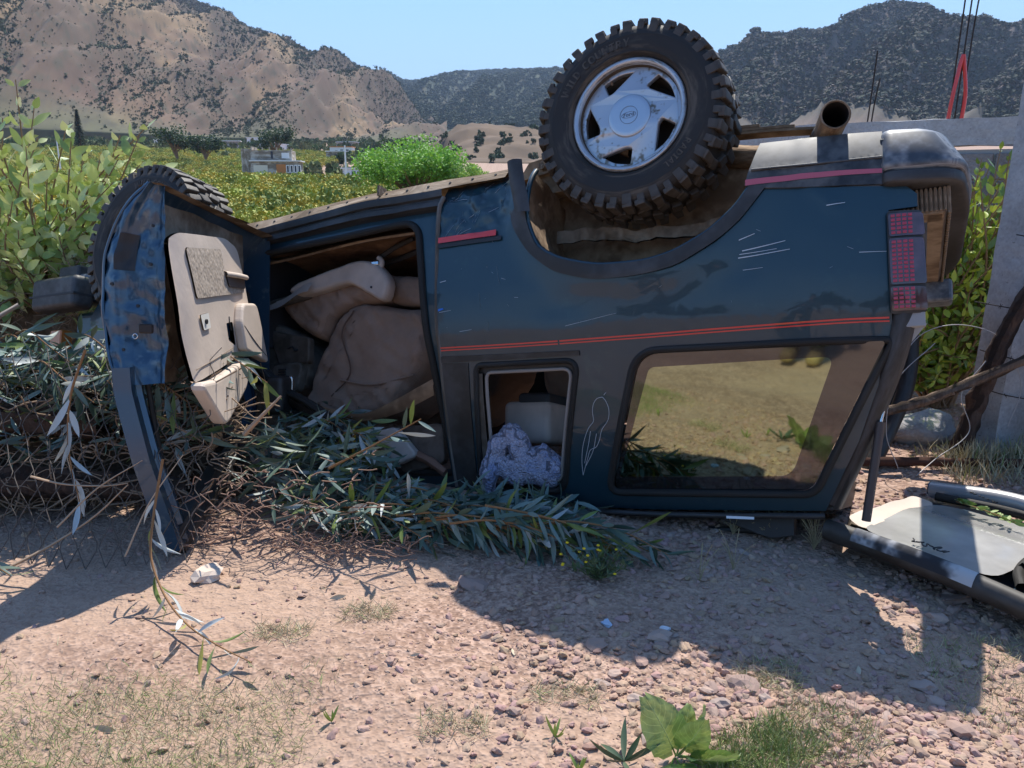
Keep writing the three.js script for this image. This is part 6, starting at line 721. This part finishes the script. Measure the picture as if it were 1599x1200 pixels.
// ---------------------------------------------------------------- the photographer, standing beside the camera, mirrored in the tinted glass
{
  const p = thing('person', 'person in dark clothes with lime reflective leg bands holding up a phone', 'person', [-.78, 0, .24]); p.rotation.y = Math.PI - .35;
  const B = [[[.09, .09, 0], [.095, .5, .01], .052, .066], [[.095, .5, .01], [.09, .9, 0], .07, .095], [[-.11, .09, .02], [-.105, .5, .03], .052, .066], [[-.105, .5, .03], [-.09, .9, 0], .07, .095], [[0, .93, 0], [0, 1.12, -.01], .135, .13], [[0, 1.12, -.01], [0, 1.36, -.01], .13, .14], [[-.15, 1.40, 0], [.15, 1.40, 0], .075, .075], [[0, 1.42, 0], [0, 1.53, .015], .058, .054], [[0, 1.60, .03], [0, 1.70, .01], .078, .095], [[.19, 1.40, 0], [.23, 1.15, .06], .052, .044], [[.23, 1.15, .06], [.12, 1.30, .30], .042, .03], [[-.19, 1.40, 0], [-.23, 1.15, .06], .052, .044], [[-.23, 1.15, .06], [-.05, 1.30, .31], .042, .03], [[0, 1.62, .10], [0, 1.60, .12], .016, .014], [[.09, .07, 0], [.10, .05, .14], .045, .04], [[-.11, .07, .02], [-.12, .05, .16], .045, .04]];
  for (const s of [1, -1]) { const w = s > 0 ? V(.12, 1.30, .30) : V(-.05, 1.30, .31); const c = V(.035 + s * .045, 1.34, .36); B.push([[w.x, w.y, w.z], [c.x, c.y, c.z], .03, .032]); for (let f = 0; f < 4; f++) { const a = V(c.x - s * .005, c.y + .03 - f * .02, c.z + .03), b = a.clone().add(V(-s * .03, .004, .022 - f * .002)), e = b.clone().add(V(-s * .022, 0, -.014)); B.push([a.toArray(), b.toArray(), .009, .0085], [b.toArray(), e.toArray(), .0085, .0075]); } B.push([[c.x, c.y + .01, c.z - .01], [c.x - s * .03, c.y + .05, c.z + .0], .010, .009]); }
  const res = 132, S = .93, cy = .90, mc = new MarchingCubes(res, M.black, false, false, 200000); mc.isolation = 0; const near = B.map(b => ({ lo: [0, 1, 2].map(k => Math.min(b[0][k], b[1][k]) - .22), hi: [0, 1, 2].map(k => Math.max(b[0][k], b[1][k]) + .22), b }));
  mc.field.fill(-.2); for (let k = 0; k < res; k++) for (let j = 0; j < res; j++) for (let i = 0; i < res; i++) { const q = [((i - res / 2) / (res / 2)) * S, cy + ((j - res / 2) / (res / 2)) * S, ((k - res / 2) / (res / 2)) * S]; if (Math.abs(q[0]) > .4 || q[2] < -.25 || q[2] > .48) continue; let d = .2; for (const { lo, hi, b: [a, c, r0, r1] } of near) { if (q[0] < lo[0] || q[0] > hi[0] || q[1] < lo[1] || q[1] > hi[1] || q[2] < lo[2] || q[2] > hi[2]) continue; const ab = [c[0] - a[0], c[1] - a[1], c[2] - a[2]], ap = [q[0] - a[0], q[1] - a[1], q[2] - a[2]], t = Math.max(0, Math.min(1, (ap[0] * ab[0] + ap[1] * ab[1] + ap[2] * ab[2]) / (ab[0] ** 2 + ab[1] ** 2 + ab[2] ** 2))), e = Math.hypot(ap[0] - ab[0] * t, ap[1] - ab[1] * t, ap[2] - ab[2] * t) - lerp(r0, r1, t), kk = r0 < .02 ? .006 : .035, h = Math.max(0, Math.min(1, .5 + .5 * (d - e) / kk)); d = lerp(d, e, h) - kk * h * (1 - h); } mc.field[i + j * res + k * res * res] = -d; }
  mc.update(); const n = mc.count, P = new Float32Array(n * 3); for (let i = 0; i < n; i++) { P[i * 3] = mc.positionArray[i * 3] * S; P[i * 3 + 1] = cy + mc.positionArray[i * 3 + 1] * S; P[i * 3 + 2] = mc.positionArray[i * 3 + 2] * S; } let g = new THREE.BufferGeometry(); g.setAttribute('position', new THREE.BufferAttribute(P, 3)); g = mergeVertices(g, 1e-5); g.computeVertexNormals(); const col = []; const q = g.attributes.position; for (let i = 0; i < q.count; i++) { const y = q.getY(i), z = q.getZ(i); const skin = y > 1.5 || (z > .30 && y > 1.2); col.push(...(skin ? [.38, .22, .14] : y > .98 ? [.05, .055, .07] : [.018, .018, .022])); } g.setAttribute('color', new THREE.Float32BufferAttribute(col, 3)); mesh('body', g, mat({ color: C(1, 1, 1), vertexColors: true, roughness: .85 }), p);
  mesh('hair', displace(new THREE.SphereGeometry(.108, 24, 14, 0, 6.2832, 0, 1.75), (x, y, z) => [x * .95, y + 1.70, z * 1.05 - .005 - (y < 0 && z > 0 ? .05 : 0)]), mat({ color: C(.015, .012, .01), roughness: .8 }), p);
  const hv = mat({ color: C(.42, .75, .04), roughness: .5 }); for (const x of [.093, -.107]) { for (const y of [.20, .34]) mesh('reflective_band', new THREE.CylinderGeometry(.068 + y * .03, .066 + y * .03, .05, 24, 1, true).translate(x, y, x > 0 ? .004 : .023), hv, p); mesh('boot', boxUV(displace(new RoundedBoxGeometry(.105, .11, .28, 3, .045), (a, b, c) => [a + x, b * (c > .02 ? .8 : 1.05) + (c > .02 ? .047 : .058), c + .06 + (x > 0 ? 0 : .02)])), mat({ color: C(.36, .27, .12), roughness: .85 }), p); for (const s of [1]) mesh('eye', new THREE.SphereGeometry(.011, 10, 8).translate(x > 0 ? .034 : -.034, 1.655, .098), mat({ color: C(.05, .03, .02), roughness: .3 }), p); mesh('ear', new THREE.SphereGeometry(.022, 10, 8).scale(.4, 1, .7).translate(x > 0 ? .092 : -.092, 1.645, .01), mat({ color: C(.38, .22, .14), roughness: .8 }), p); }
  mesh('mouth', box(.045, .006, .006, 0, 1.575, .101, .002, 1), mat({ color: C(.28, .11, .09), roughness: .6 }), p);
  const ph = thing('phone', 'black phone held up in both hands by the person', 'phone', [0, 0, 0]); p.updateMatrixWorld(); const pg = V(.035, 1.36, .40).applyMatrix4(p.matrixWorld); ph.position.copy(pg); ph.rotation.y = p.rotation.y; mesh('case', box(.16, .078, .009, 0, 0, 0, .004, 2), M.black, ph); mesh('camera_bump', box(.03, .03, .004, .055, .015, .006, .0015, 1), M.dash, ph); mesh('screen', box(.15, .07, .001, 0, 0, -.0052), mat({ color: C(.02, .02, .02), roughness: .1 }), ph);
}
scene.fog = new THREE.FogExp2(new THREE.Color().setRGB(.55, .70, .92), 0.00013);
renderer.render(scene, camera);
